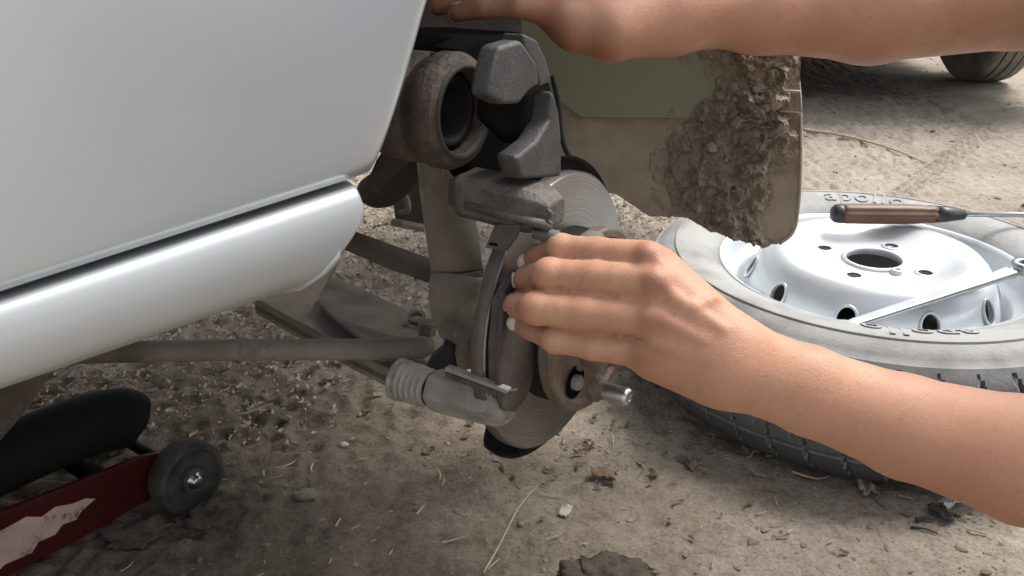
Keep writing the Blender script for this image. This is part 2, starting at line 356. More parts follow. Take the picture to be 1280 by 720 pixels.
# loose crumbs, straw and flakes lying on the dirt: nobody could count them
def ico_template():
    bm = bmesh.new(); bmesh.ops.create_icosphere(bm, subdivisions=1, radius=1); V = np.array([v.co[:] for v in bm.verts]); F = np.array([[v.index for v in f.verts] for f in bm.faces]); bm.free(); return V, F
ICO_V, ICO_F = ico_template()
def scatter_ico(pts, size, flat=.6, embed=.3):
    n = len(pts); a = RNG.uniform(0, 6.28, n); J = RNG.uniform(.62, 1.3, (n, len(ICO_V), 1))
    S = size[:, None, None] * np.stack([RNG.uniform(.7, 1.4, n), RNG.uniform(.6, 1, n), flat * RNG.uniform(.6, 1.1, n)], 1)[:, None, :]
    V = ICO_V[None] * J * S; c, s = np.cos(a)[:, None], np.sin(a)[:, None]
    x = V[:, :, 0] * c - V[:, :, 1] * s; y = V[:, :, 0] * s + V[:, :, 1] * c; V = np.stack([x, y, V[:, :, 2]], 2) + pts[:, None, :]
    V[:, :, 2] += (size * flat * embed)[:, None]
    F = ICO_F[None] + (np.arange(n) * len(ICO_V))[:, None, None]
    return V.reshape(-1, 3), F.reshape(-1, 3)
def scatter_strips(pts, length, width, curl=.3, lift=.002):
    n = len(pts); a = RNG.uniform(0, 6.28, n); VV = []; t = np.linspace(-.5, .5, 4); k = RNG.uniform(-curl, curl, n); hk = RNG.uniform(0, curl, n)
    dx, dy = np.cos(a), np.sin(a); tilt = RNG.normal(0, .12, n)
    for ti in t:
        cx = pts[:, 0] + (dx * ti - dy * k * ti * ti * 2) * length; cy = pts[:, 1] + (dy * ti + dx * k * ti * ti * 2) * length
        cz = pts[:, 2] + lift + hk * ti * ti * length + tilt * ti * length * .6 + .001; ww = width * (1 - abs(ti) * .8)
        VV.append(np.stack([cx - dy * ww, cy + dx * ww, cz], 1)); VV.append(np.stack([cx, cy, cz + width * .8], 1)); VV.append(np.stack([cx + dy * ww, cy - dx * ww, cz], 1))
    V = np.stack(VV, 1); F = []
    for r in range(3):
        for c in range(2): b = r * 3 + c; F.append([b, b + 1, b + 4, b + 3])
    F = np.array(F)[None] + (np.arange(n) * 12)[:, None, None]
    return V.reshape(-1, 3), F.reshape(-1, 4)
def rand_ground(n, x0, x1, y0, y1, dens=None):
    x = RNG.uniform(x0, x1, n * 3); y = RNG.uniform(y0, y1, n * 3)
    if dens is not None:
        k = RNG.uniform(0, 1, n * 3) < dens(x, y); x, y = x[k], y[k]
    x, y = x[:n], y[:n]; return np.stack([x, y, ground_h(x, y)], 1)
den = lambda x, y: np.clip(fbm(x * 3, y * 3, 3, 55) * 2.6 - .75, .08, 1)
p = rand_ground(11000, -.9, 1.0, .5, 1.6, den); V, F = scatter_ico(p, RNG.gamma(1.6, .0009, len(p)).clip(.0007, .0055), .5, .1)
p2 = rand_ground(3000, -1.6, 2.6, 1.4, 4.2, den); V2, F2 = scatter_ico(p2, RNG.gamma(1.6, .0015, len(p2)).clip(.0015, .009), .5, .1)
V, F = merge([(V, F.tolist()), (V2, F2.tolist())])
tag(build('soil_crumbs', V, F, M['chips'], recalc=False), 'brown soil crumbs and grit scattered over the dirt ground', 'grit', kind='stuff')
p = rand_ground(1000, -.8, 1.0, .5, 1.7); V, F = scatter_strips(p, RNG.gamma(2, .006, len(p)).clip(.004, .035), RNG.uniform(.0004, .0012, len(p)))
tag(build('straw_bits', V, F, M['straw'], recalc=False), 'tiny pale straw bits littering the dirt ground', 'straw', kind='stuff')
dleaf = lambda x, y: np.exp(-((x - .10) / .22) ** 2 - ((y - .90) / .14) ** 2)
p = rand_ground(550, -.4, .6, .66, 1.2, dleaf); L_ = RNG.gamma(2.5, .0021, len(p)).clip(.002, .013); V, F = scatter_strips(p, L_, L_ * RNG.uniform(.15, .4, len(p)), .6, .002)
tag(build('leaf_bits', V, F, M['leaf'], recalc=False), 'dark crumbled leaf bits on the dirt below the brake disc', 'leaf litter', kind='stuff')
# flaky litter of bark and dry leaves under the car, thick on its far side
def dflake(x, y):
    q = (x - HUB[0]) * cn[0] + (y - HUB[1]) * cn[1]
    return np.clip((-.25 - q) / .35, 0, 1) * np.clip(fbm(x * 4, y * 4, 2, 90) * 2.2 - .2, .2, 1)
p = rand_ground(36000, -1.5, .35, .85, 2.6, dflake); L_ = RNG.gamma(3, .0021, len(p)).clip(.002, .013); V, F = scatter_strips(p, L_, L_ * RNG.uniform(.12, .34, len(p)), .5, .003)
tag(build('bark_flakes', V, F, M['flake'], recalc=False), 'flaky bark and leaf litter on the ground beneath the car', 'litter', kind='stuff')

# ------------------------------------------------------------------ the car being repaired (panel side, wheel arch, running gear)
SE = P(455, 222, .50)                              # top of the sill where it ends at the wheel arch
r0 = ray(0, 370); SL = CP + r0 * (((SE - CP) @ cn) / (r0 @ cn))
sdv = unit(SE - SL)                                # line of the sill: jacked up, so rising a little
car = thing('silver_car', 'silver car jacked up with its wheel off and the brake disc bare', 'car', tuple(V3(*(HUB[:2]), 0) - .6 * cdv))
def side(px, py, off=0.0): return onplane(px, py, SE + cn * off, cn)
sup = unit(np.cross(cn, sdv));  sup = sup if sup[2] > 0 else -sup
def S(u, v, w_): return SE + u * sdv + v * cn + w_ * sup
def suv(q): q = q - SE; return q @ sdv, q @ sup
# door: its edge follows the wheel arch, pressed outwards a little, hemmed edge
edge_px = [(458, 212), (463, 200), (472, 175), (483, 138), (494, 96), (504, 55), (512, 20), (517, 0)]
ed = [suv(side(x, y)) for x, y in edge_px]
eu = [e[0] for e in ed]; ew = [e[1] for e in ed]
ew_all = np.array(ew + [ew[-1] + .06, ew[-1] + .14, ew[-1] + .40]); eu_all = np.array(eu + [eu[-1] + .035, eu[-1] + .10, eu[-1] + .12])
rows = np.concatenate([np.linspace(ew_all[0], .16, 26), np.linspace(.18, .46, 14)]); uu = np.concatenate([-np.geomspace(.002, 1.15, 46)[::-1], [0]])
def door_v(w_): return .004 + .016 * np.sin(np.clip((w_ + .03) / .5, 0, 1) * math.pi * .8)
DV = []
for w_ in rows:
    ue = np.interp(w_, ew_all, eu_all)
    for u in uu: DV.append(S(ue + u, door_v(w_) - .0022 * math.exp(u / .004) - .0015 * math.exp(-(w_ - rows[0]) / .004), w_))
do = build('door', DV, grid_faces(len(rows), len(uu)), M['paint'], car, smooth=True)
m = do.modifiers.new('t', 'SOLIDIFY'); m.thickness = .012; m.offset = 1 if (do.data.polygons[0].normal @ Vector(cn)) < 0 else -1
# window glass and roof pillar above the door, out of this view
build('door_glass', *prism([S(-1.1, -.012, .48), S(-.12, -.012, .48), S(-.22, -.12, .85), S(-1.05, -.12, .85)], -cn * .005), M['glass'], car)
for a, b, a2, b2 in ((-1.18, -1.10, -1.12, -1.05), (-.12, -.04, -.22, -.15)):
    build('window_pillar', *prism([S(a, -.005, .462), S(b, -.005, .462), S(b2, -.125, .88), S(a2, -.125, .88)], -cn * .03), M['paint'], car, bevel=.005)
build('roof', *prism([S(-2.6, -.11, .875), S(-.05, -.11, .875), S(-.05, -1.15, .875), S(-2.6, -1.15, .875)], Z * .05), M['paint'], car, bevel=.02)
# dark seam above the sill
build('door_seal', *prism([S(-1.3, -.010, .010), S(-.004, -.010, .012), S(-.004, -.010, -.022), S(-1.3, -.010, -.022)], -cn * .02), M['rubber'], car, bevel=.002)
# sill: rounded section tucking under, closed and rounded at its arch end
prof = [(v * .9, w_ * .74) for v, w_ in [(-.030, -.004), (-.002, -.0012), (.0060, -.0012), (.0105, -.0032), (.0126, -.0085), (.0138, -.016), (.0146, -.025), (.0142, -.035), (.0122, -.046), (.0075, -.057), (-.002, -.067), (-.022, -.075), (-.045, -.080)]]
us = list(-np.geomspace(.0135, 1.25, 60)[::-1]); rings = []
tap = lambda u: 1 - .20 * min(1, -u / .22)
for u in us: rings.append(np.array([S(u, v * tap(u), w_ * tap(u)) for v, w_ in prof]))
for t in np.linspace(0, 1, 13)[1:]:
    k = 1 - t ** 2.2 * .8; rings.append(np.array([S(-.0135 + t * .008 + .005 * math.sin(math.pi * np.clip(-w_ / .06, 0, 1)) * t - .050 * max(0, -w_ - .016) / .05, (v + .03) * (.35 + .65 * k) - .03, w_ * (1 - .04 * t)) for v, w_ in prof]))
rings = [r + 0 for r in rings]
for i in range(len(us)):
    f = max(0, 1 + us[i] / .06); f = f * f * (3 - 2 * f)
    if f > 0: rings[i] = np.array([rings[i][j] - sdv * f * .050 * max(0, -prof[j][1] - .016) / .05 for j in range(len(prof))])
V, F = loft(rings, cap=False, closed=False)
si = build('sill', V, F, M['sill'], car, smooth=True)
m = si.modifiers.new('t', 'SOLIDIFY'); m.thickness = .003
# sill inner edge and jacking bracket
build('jacking_bracket', *prism([P(318, 376, .63), P(420, 300, .585), P(436, 300, .585), P(424, 330, .59), P(408, 356, .60), P(392, 382, .62)], V3(-.004, .008, 0)), M['tan'], car, bevel=.001)
# floor pan, inner arch, fender and shade-casting front body (off the picture or in deep shade)
fz = .29
def cbox(u0, u1, v0, v1, z0, z1):
    o = V3(SE[0], SE[1], 0); return box(o + cdv * (u0 + u1) / 2 + cn * (v0 + v1) / 2 + Z * (z0 + z1) / 2, CAX, ((u1 - u0) / 2, (v1 - v0) / 2, (z1 - z0) / 2))
build('floor_pan', *cbox(-2.6, -.06, -1.25, -.20, fz + .02, fz + .06), M['under'], car, bevel=.01)
ia = [P(430, 150, .93), P(478, 176, .95), P(520, 196, .97), P(600, 200, 1.00), P(700, 170, 1.04), P(760, 60, 1.08)]
build('inner_arch', *prism(ia + [V3(q[0], q[1], .85) for q in ia[::-1]], V3(-.012, .016, 0)), M['under'], car, bevel=.004)
build('arch_liner', *merge([cbox(-.03, .0, -.40, -.02, .47, .9), cbox(.0, .62, -.62, -.02, .80, .84)]), M['under'], car, bevel=.004)
fen = [(-.02, .60), (.03, .66), (.10, .70), (.20, .715), (.30, .70), (.38, .66), (.43, .60), (.62, .60), (.62, .92), (-.02, .95)]
build('fender', *prism([V3(SE[0], SE[1], 0) + cdv * a + cn * .0 + Z * b for a, b in fen], -cn * .02), M['paint'], car, bevel=.004)
build('rear_panel', *prism([S(-2.7, 0, -.03), S(-1.17, 0, -.03), S(-1.17, .005, .46), S(-2.7, .005, .46)], -cn * .02), M['paint'], car, bevel=.004)
build('front_body_blocker', *cbox(.64, 1.25, -.78, -.36, .44, .93), M['paint'], car, bevel=.03, seg=3)  # unseen front overhang, its box sized to shade the ground behind the flap
build('hood', *cbox(-.05, .64, -1.2, -.03, .93, .96), M['paint'], car, bevel=.012)
build('far_side', *merge([cbox(-2.6, -.02, -1.22, -1.18, .34, .9), cbox(-.02, .64, -1.22, -1.18, .62, .92)]), M['paint'], car, bevel=.01)
build('windscreen', *prism([S(.05, -.14, .50), S(.05, -1.12, .50), S(-.2, -1.1, .87), S(-.2, -.16, .87)], -cdv * .005), M['glass'], car)

# --- lower arm, tension rod, tie rod
hz = HUB[2] - .075
def arm_pts(pix, z): return [gz(x, y, z) for x, y in pix]
la = arm_pts([(317, 376), (394, 378), (412, 342), (470, 368), (536, 398), (560, 428), (548, 462), (500, 474), (438, 444)], hz)
a0 = build('control_arm', *prism(la, -Z * .012), M['tan'], car, bevel=.003)
fl = arm_pts([(317, 376), (438, 444), (500, 474), (504, 471), (441, 441), (322, 375)], hz)
build('arm_flange', *prism([q + Z * .004 for q in fl], -Z * .018), M['tan'], a0, bevel=.0015)
rc = [gz(412, 343, hz + .003), gz(470, 368, hz + .003), gz(531, 397, hz + .003), gz(526, 418, hz + .004), gz(500, 428, hz + .012), gz(452, 424, hz + .013), gz(420, 400, hz + .013), gz(396, 376, hz + .013)]
build('arm_web', *prism(rc, -Z * .005), M['tan2'], a0, bevel=.002)  # darker steel colour paints in the shade on the arm's upper face
tp = [gz(100, 441, hz + .010), gz(300, 437, hz + .012), gz(470, 437, hz + .014), gz(528, 434, hz + .014), gz(541, 432, hz + .014)]
V, F = tube(tp, [.0095, .0095, .0092, .0098, .0065], 18); tr = build('tension_rod', V, F, M['tan'], car, smooth=True)
build('rod_nut', *lathe([(.004, -.002), (.0085, 0), (.0085, .012), (.004, .014)], gz(533, 418, hz + .016), V3(.1, 0, 1), 6, capped=True), M['dustycast'], car, bevel=.001)
build('locating_hole_rim', *lathe([(.0085, 0), (.0085, .004), (.005, .004), (.005, 0)], gz(521, 399, hz + .012), V3(0, -.3, 1), 20, closed=True), M['tan2'], car, smooth=False)
build('tie_rod', *prism([P(405, 285, .86), P(437, 298, .85), P(490, 317, .83), P(550, 340, .80), P(550, 362, .80), P(490, 338, .83), P(428, 314, .85), P(400, 303, .86)], V3(.004, .014, .004)), M['tan2'], car, bevel=.004)
# --- strut and knuckle
st = build('strut', *tube([P(548, 170, .80), P(556, 235, .79), P(566, 300, .775), P(572, 345, .77)], [.021, .022, .022, .022], 28), M['tan'], car, smooth=True)
build('strut_rim', *tube([P(572, 343, .77), P(573, 350, .77)], [.0235, .0235], 28), M['tan2'], st, bevel=.001)
build('strut_bracket', *prism([P(521, 198, .775), P(552, 196, .77), P(556, 244, .765), P(562, 262, .76), P(536, 266, .77), P(528, 240, .775)], V3(.004, .012, 0)), M['tan'], st, bevel=.002)
kn = build('steering_knuckle', *tube(spline([P(570, 346, .765), P(566, 380, .762), P(572, 408, .756), P(578, 430, .752), P(581, 462, .75)], 5), [.0215, .0218, .022, .021, .020, .0195, .019, .0185, .018, .0175, .017, .0165, .015, .014, .013, .012, .011, .0105, .010, .0095, .008], 18, flat=.9), M['tan'], car, smooth=True)
build('knuckle_carrier', *tube([K(0, -.055, 0), K(0, -.014, 0)], [.024, .028], 24), M['tan2'], car, smooth=True)
build('ball_joint', *lathe([(.006, -.03), (.014, -.02), (.017, -.008), (.014, .004), (.007, .014), (.006, .02)], P(560, 452, .755), V3(.2, -.1, 1), 20, capped=True), M['rubber'], car, smooth=True)
# --- body brackets between the arch and the strut
bk = build('subframe_bracket', *prism([P(486, 222, .93), P(528, 205, .92), P(534, 262, .91), P(531, 283, .91), P(494, 276, .92)], V3(0, .02, 0)), M['tan2'], car, bevel=.002)
build('bracket_lip', *prism([P(490, 272, .918), P(532, 280, .908), P(532, 286, .905), P(490, 278, .915)], V3(0, -.012, 0)), M['tan'], bk, bevel=.001)
build('bracket_slot', *tube(spline([P(497, 246, .91), P(507, 246, .905), P(510, 262, .905), P(500, 266, .91)], 5), .003, 8), M['tan'], bk, smooth=True)
build('bump_stop', *tube(spline([P(452, 240, .86), P(478, 236, .85), P(500, 218, .84), P(520, 190, .84), P(530, 150, .85)], 5), [.008, .012, .0145, .016, .017] + [.018] * 16, 18), M['under'], car, smooth=True)
build('arch_edge', *prism([P(458, 228, .62), P(470, 200, .64), P(520, 165, .72), P(532, 190, .74), P(492, 215, .70), P(470, 246, .65)], V3(.003, .012, .004)), M['under'], car, bevel=.004)
# --- brake disc
disc = build('brake_disc', *lathe([(.067, .001), (.075, 0), (.106, 0), (.1075, -.0015), (.1075, -.0105), (.106, -.012), (.060, -.012), (.060, .001)], HUB, rn, 160, closed=True), M['disc'], car, smooth=True)
disc.data.polygons.foreach_set('use_smooth', [True] * len(disc.data.polygons)); m = disc.modifiers.new('e', 'EDGE_SPLIT'); m.split_angle = R(25)
build('disc_edge', *lathe([(.1072, -.0010), (.1080, -.0016), (.1080, -.0104), (.1072, -.0110), (.1060, -.0112), (.1060, -.0009)], HUB, rn, 160, closed=True), M['edgeiron'], disc, smooth=True)
build('disc_hat', *lathe([(.0672, -.002), (.0672, .014), (.064, .019), (.050, .020)], HUB, rn, 96), M['darkmetal'], disc, smooth=True)
hubp = [(.052, .018), (.0685, .0185), (.0705, .021), (.0705, .0285), (.069, .0305), (.064, .0305), (.061, .0275), (.052, .0265), (.040, .028), (.036, .031), (.034, .044), (.031, .047), (.019, .047), (.017, .044), (.015, .030), (.0, .030)]
hv, hf = lathe(hubp, HUB, rn, 96)
hub = build('hub_flange', hv, hf, M['hub'], disc, smooth=True); m = hub.modifiers.new('e', 'EDGE_SPLIT'); m.split_angle = R(30)
hole = onv(721, 478, .030)
build('hub_hole', *lathe([(.0125, .0006), (.0125, -.0005), (.0105, -.001), (.0, -.001)], hole - rn * .001, rn, 28), M['recess_shade'], disc)  # shallow black disc painting in the dark of a hole
build('hole_bolt', *lathe([(.006, -.002), (.006, .002), (.0045, .0035), (.0, .004)], hole, rn, 20), M['dustycast'], disc, smooth=True)
SKIP_STUD = 3
for k, (x, y) in enumerate(((748, 486), (0, 0), (0, 0), (0, 0))):
    if k == 0: sp = onv(x, y, .031); q = sp - K(0, .031, 0)
    else:
        a = math.pi / 2 * k; su, sw = q @ rd, q[2]; sp = K(su * math.cos(a) - sw * math.sin(a), .031, su * math.sin(a) + sw * math.cos(a))
    if k == SKIP_STUD: continue
    s_ = build('wheel_stud', *lathe([(.0074, -.004)] + [(.0069 + .0004 * (i % 2), .0014 * i) for i in range(18)] + [(.0060, .0265), (.003, .0272), (.0025, .025), (.0, .025)], sp, rn, 24), M['steel'], disc, smooth=True)
    build('stud_boss', *lathe([(.0115, -.006), (.0105, .0015), (.0075, .003), (.0075, .006), (.006, .006)], sp, rn, 20), M['hub'], s_, smooth=True)
for k in range(6):
    a = k * math.pi / 3 + .3; c = K(.025 * math.cos(a), .050, .025 * math.sin(a))
    build('castle_nut_lug', *box(c, (unit(math.cos(a) * rd + math.sin(a) * Z), rn, unit(-math.sin(a) * rd + math.cos(a) * Z)), (.005, .006, .005)), M['hub'], disc, bevel=.001)
build('split_pin', *merge([tube(spline([K(-.02, .055, -.015), K(.0, .058, -.028), K(.012, .056, -.036), K(.018, .050, -.033)], 5), .0018, 8), tube(spline([K(.0, .056, -.022), K(.014, .060, -.026), K(.024, .056, -.034)], 5), .0018, 8)]), M['steel'], disc, smooth=True)
# dust shield behind the disc
sa = [(.060, -.030), (.111, -.020), (.1165, -.017), (.1185, -.011), (.1175, -.0105), (.115, -.016), (.110, -.0185), (.060, -.0285)]
sv, sf = [], []
tz = np.linspace(R(-136), R(98), 90)
sv, sf = loft([np.array([K(r * math.cos(t), h, r * math.sin(t)) for r, h in sa]) for t in tz])
build('dust_shield', sv, sf, M['darkmetal'], car, smooth=True)
# --- caliper bracket bridging the disc's near edge
ub = onu(590, 240, -.082)
bd = rn
c0, c1 = onu(588, 240, -.080), onu(690, 264, -.080)
def oct_ring(c, a, b, ch=.3):
    return np.array([c + x * a * rd + y * b * Z for x, y in ((-1, -1 + ch), (-1, 1 - ch), (-1 + ch, 1), (1 - ch, 1), (1, 1 - ch), (1, -1 + ch), (1 - ch, -1), (-1 + ch, -1))])
ua = build('caliper_bracket', *loft([oct_ring(c0 - rn * .012, .010, .009), oct_ring(c0 - rn * .004, .013, .012), oct_ring(c0 - rn * .002, .0165, .0145), oct_ring(c0 + (c1 - c0) * .80, .0165, .0145), oct_ring(c1 - rn * .004, .014, .0125), oct_ring(c1 + rn * .004, .010, .0075)]), M['casting'], car, bevel=.0012)
build('pad_rail', *tube([onu(583, 256, -.096), onu(640, 271, -.096), onu(688, 283, -.096)], .0032, 10), M['casting'], ua, smooth=True)
build('pad_rail', *prism([onu(583, 260, -.0945), onu(688, 287, -.0945), onu(688, 292, -.0945), onu(583, 266, -.0945)], rd * .008), M['darkmetal'], ua, bevel=.001)
build('pad_clip', *prism([onu(618, 281, -.098), onu(652, 281, -.098), onu(645, 297, -.098), onu(633, 314, -.098), onu(606, 310, -.098)], rd * .0025), M['casting'], ua, bevel=.0006)
build('pad_clip_slot', *prism([onu(612, 303, -.0985), onu(622, 305, -.0985), onu(621, 308, -.0985), onu(611, 306, -.0985)], rd * .0008), M['recess_shade'], ua)
build('slide_pin_knob', *lathe([(.003, -.012), (.0035, -.008), (.0050, 0), (.0048, .005), (.003, .007), (.0, .0075)], onu(688, 296, -.095), rn, 20), M['casting'], ua, smooth=True)
build('wire_clip', *tube(spline([onu(684, 262, -.102), onu(690, 268, -.102), onu(683, 274, -.102), onu(690, 280, -.102)], 5), .0012, 8), M['casting'], ua, smooth=True)
# lower slide: bellows boot, hexagonal casting and stainless clip
l0, l1 = onu(540, 486, -.092), onu(628, 506, -.092); ld = unit(l1 - l0)
hexr = lambda c, s: np.array([c + s * (math.cos(t) * .016 * rd + math.sin(t) * .0175 * Z) for t in np.linspace(0, 2 * np.pi, 6, endpoint=False)])
lo_ = build('slide_pin_housing', *loft([hexr(l0, .80), hexr(l0 + ld * .003, .96), hexr(l0 + ld * .03, 1.0), hexr(l1 - ld * .002, .98), hexr(l1 + ld * .007, .78)]), M['dustycast'], car, bevel=.003)
bp_ = []; b0 = onu(499, 474, -.092); L0 = np.linalg.norm(l0 - b0)
for i in range(45):
    t = i / 44; rr = .0150 - .002 * t + .0014 * math.sin(t * 6 * 2 * math.pi)
    bp_.append((rr if i > 1 else .0165, t * L0))
build('rubber_boot', *lathe([(.010, -.001)] + bp_, b0, l0 - b0, 36), M['dustycast'], lo_, smooth=True)
build('pad_rail', *prism([onu(556, 459, -.112), onu(634, 488, -.112), onu(633, 493, -.112), onu(555, 464, -.112)], rd * .006), M['dustycast'], lo_, bevel=.0008)
build('pad_rail', *prism([onu(556, 465, -.110), onu(620, 489, -.110), onu(644, 489, -.110), onu(626, 499, -.110), onu(556, 471, -.110)], rd * .005), M['casting'], lo_, bevel=.0008)

# --- caliper swung up off the disc
cc = onv(574, 140, -.03)
cal = build('brake_caliper', *lathe([(.026, -.010), (.026, .002), (.030, .004), (.035, .002), (.0375, -.003), (.0375, -.012), (.0345, -.016), (.0335, -.022), (.036, -.026), (.036, -.045), (.032, -.062), (.020, -.068), (.0, -.068)], cc, rn, 72), M['calhouse'], car, smooth=True)
m = cal.modifiers.new('e', 'EDGE_SPLIT'); m.split_angle = R(40)
build('piston_boot', *lathe([(.0265, .003), (.028, .0055), (.0305, .005), (.031, .003), (.0295, .0015)], cc, rn, 60, closed=True), M['rubber'], cal, smooth=True)
build('piston', *lathe([(.0235, -.03), (.0235, -.006), (.0225, -.004), (.019, -.004), (.018, -.006), (.018, -.028), (.0, -.028)], cc, rn, 48), M['darkmetal'], cal, smooth=True)
build('bore', *lathe([(.0262, -.009), (.0262, -.032), (.0, -.032)], cc, rn, 40), M['recess_shade'], cal)
build('caliper_shade_plate', *pprism([(566, 62), (600, 44), (660, 52), (684, 84), (694, 130), (702, 190), (690, 222), (650, 232), (600, 238), (584, 212), (604, 180), (611, 140), (604, 98), (584, 78)], -.034, .020), M['recess_shade'], cal, bevel=.004)  # black plate standing in for the caliper's shadowed interior
br = [(508, 42), (560, 34), (640, 38), (672, 46), (684, 70), (690, 92), (668, 96), (640, 84), (612, 62), (560, 56), (512, 84)]
build('caliper_bridge', *prism([onu(x, y, .03) for x, y in [(486, 34), (560, 33), (650, 39), (668, 46), (684, 72), (690, 96), (672, 84), (640, 66), (600, 56), (492, 58)]], -rd * .05), M['darkmetal'], cal, bevel=.005)
fa = build('caliper_finger', *pprism([(611, 121), (617, 88), (625, 58), (652, 50), (672, 78), (676, 106), (664, 113), (650, 130), (630, 131)], .022, .014), M['fingercast'], cal, bevel=.003, seg=2)
build('caliper_finger', *pprism([(672, 50), (684, 76), (691, 104), (676, 108), (668, 80), (655, 60), (655, 42)], .016, .016), M['fingercast'], cal, bevel=.002, seg=2)
build('caliper_finger', *pprism([(692, 112), (700, 140), (703, 172), (703, 221), (653, 225), (645, 197), (672, 176), (688, 150)], .022, .016), M['fingercast'], cal, bevel=.003, seg=2)
build('caliper_web', *pprism([(650, 118), (690, 106), (694, 150), (672, 172), (640, 180), (610, 150), (612, 120)], .000, .010), M['recess_shade'], cal, bevel=.003)  # web coloured black to paint in the shade between the fingers
build('brake_hose', *tube(spline([P(690, 96, .74), P(698, 130, .735), P(702, 170, .735), P(712, 196, .74), P(736, 226, .75)], 6), .0022, 8), M['rubber'], car, smooth=True)

# --- mud guard and flap behind the wheel, caked with dried mud
FQ0 = P(850, 180, .93); fnv = unit(V3(-.10, -1, .06))
def fp(x, y, off=0.0): return onplane(x, y, FQ0 + fnv * off, fnv)
mg = build('mud_guard', *prism([fp(x, y, .006) for x, y in [(640, -60), (990, -60), (992, 60), (997, 108), (1000, 138), (990, 146), (885, 149), (725, 147), (706, 132), (660, 110)]], -fnv * .005), M['green'], car, bevel=.0012)
build('mud_flap', *prism([fp(x, y) for x, y in [(660, 105), (997, 100), (1001, 150), (1001, 210), (998, 262), (990, 292), (972, 306), (935, 302), (895, 290), (870, 279), (856, 271), (812, 271), (770, 243), (690, 230), (670, 190)]], -fnv * .005), M['flap'], car, bevel=.0012)
build('flap_edge', *tube(spline([fp(x, y, .001) for x, y in [(993, 66), (999, 110), (1001, 150), (1001, 210), (998, 262), (991, 291), (974, 305)]], 5), .0016, 8), M['edge'], car, smooth=True)
cl = build('flap_clip', *prism([fp(x, y, .014) for x, y in [(968, 114), (1000, 115), (1002, 140), (972, 139)]], -fnv * .003), M['mud'], car, bevel=.001)
build('clip_wire', *tube([fp(x, y, .017) for x, y in [(964, 113), (1000, 114), (1002, 140), (975, 139)]], .0012, 6), M['edge'], cl, smooth=True)
# mud: a crust grown on the flap, thick where it is caked
gxp, gyp = np.meshgrid(np.linspace(806, 998, 210), np.linspace(40, 308, 290))
def mask(x, y):
    c = 932 + 28 * np.sin(y / 45.) - np.clip((y - 180) / 130, 0, 1) * 25
    wdt = 78 + 22 * np.sin(y / 30. + 1)
    m_ = 1 - np.abs(x - c) / wdt + 1.15 * (fbm(x / 22., y / 22., 4, 4) - .46)
    m_ += .35 * np.exp(-((x - 945) / 40) ** 2 - ((y - 140) / 50) ** 2)
    m_ -= np.clip((838 - x) / 28, 0, 2)
    m_ -= np.clip((x - 945) / 30, 0, 1) * np.clip((y - 190) / 20, 0, 1) * .38
    lim = np.interp(y, [0, 271, 290, 302, 308], [1001, 1001, 998, 975, 960]); lo = np.interp(y, [0, 268, 272, 280, 292, 304], [690, 800, 858, 874, 900, 950])
    return np.where((x > lim - 3) | (x < lo), -1, m_)
mk = mask(gxp, gyp); nz = fbm(gxp / 15., gyp / 15., 4, 61); rg = 1 - np.abs(2 * fbm(gxp / 9., gyp / 9., 3, 91) - .9)
hh = np.where(mk > 0, .0002 + np.clip(mk * 1.6, 0, 1) * (.004 + .040 * np.clip(nz - .30, 0, 1) * (.45 + rg)), -.004) + np.where((mk > -.55) & (mk <= 0) & (nz > .55), .0055, 0)
base = np.array([[fp(gxp[j, i]*1.0, gyp[j, i]*1.0) for i in range(0, 210)] for j in range(0, 290, 1)]) if False else None
rr_ = cF[None, None] + ((gxp - 640) / FPX)[..., None] * cR - ((gyp - 360) / FPX)[..., None] * cU
tt_ = ((FQ0 - CP) @ fnv) / (rr_ @ fnv); bs = CP + rr_ * tt_[..., None]
extra = np.where(gyp < 148, .006, 0.0)
vv = bs + fnv * (hh + extra * (hh > -.002))[..., None]
ff = grid_faces(*gxp.shape); hf_ = hh.ravel(); keep = (hf_[ff] > -.003).any(1); ff = ff[keep]
used = np.unique(ff); mp = -np.ones(len(hf_), int); mp[used] = np.arange(len(used))
mo = build('caked_mud', vv.reshape(-1, 3)[used], mp[ff], M['mud'], car, smooth=False, recalc=False); tag(mo, kind='stuff')
pts, sz = [], []
for i in range(300):
    x, y = random.uniform(815, 995), random.uniform(60, 304); k = float(mask(np.array([x]), np.array([y]))[0])
    if k > random.uniform(-.1, .9) and k > -.2:
        j = (np.abs(gxp[0] - x)).argmin(); i2 = (np.abs(gyp[:, 0] - y)).argmin(); pts.append(vv[i2, j] - fnv * .001); sz.append(random.uniform(.0015, .005) * (1.7 if y < 180 and x > 880 else .8))
V, F = scatter_ico(np.array(pts), np.array(sz), .9, 0)
tag(build('mud_clods', V, F, M['mud'], car, recalc=False), kind='stuff')
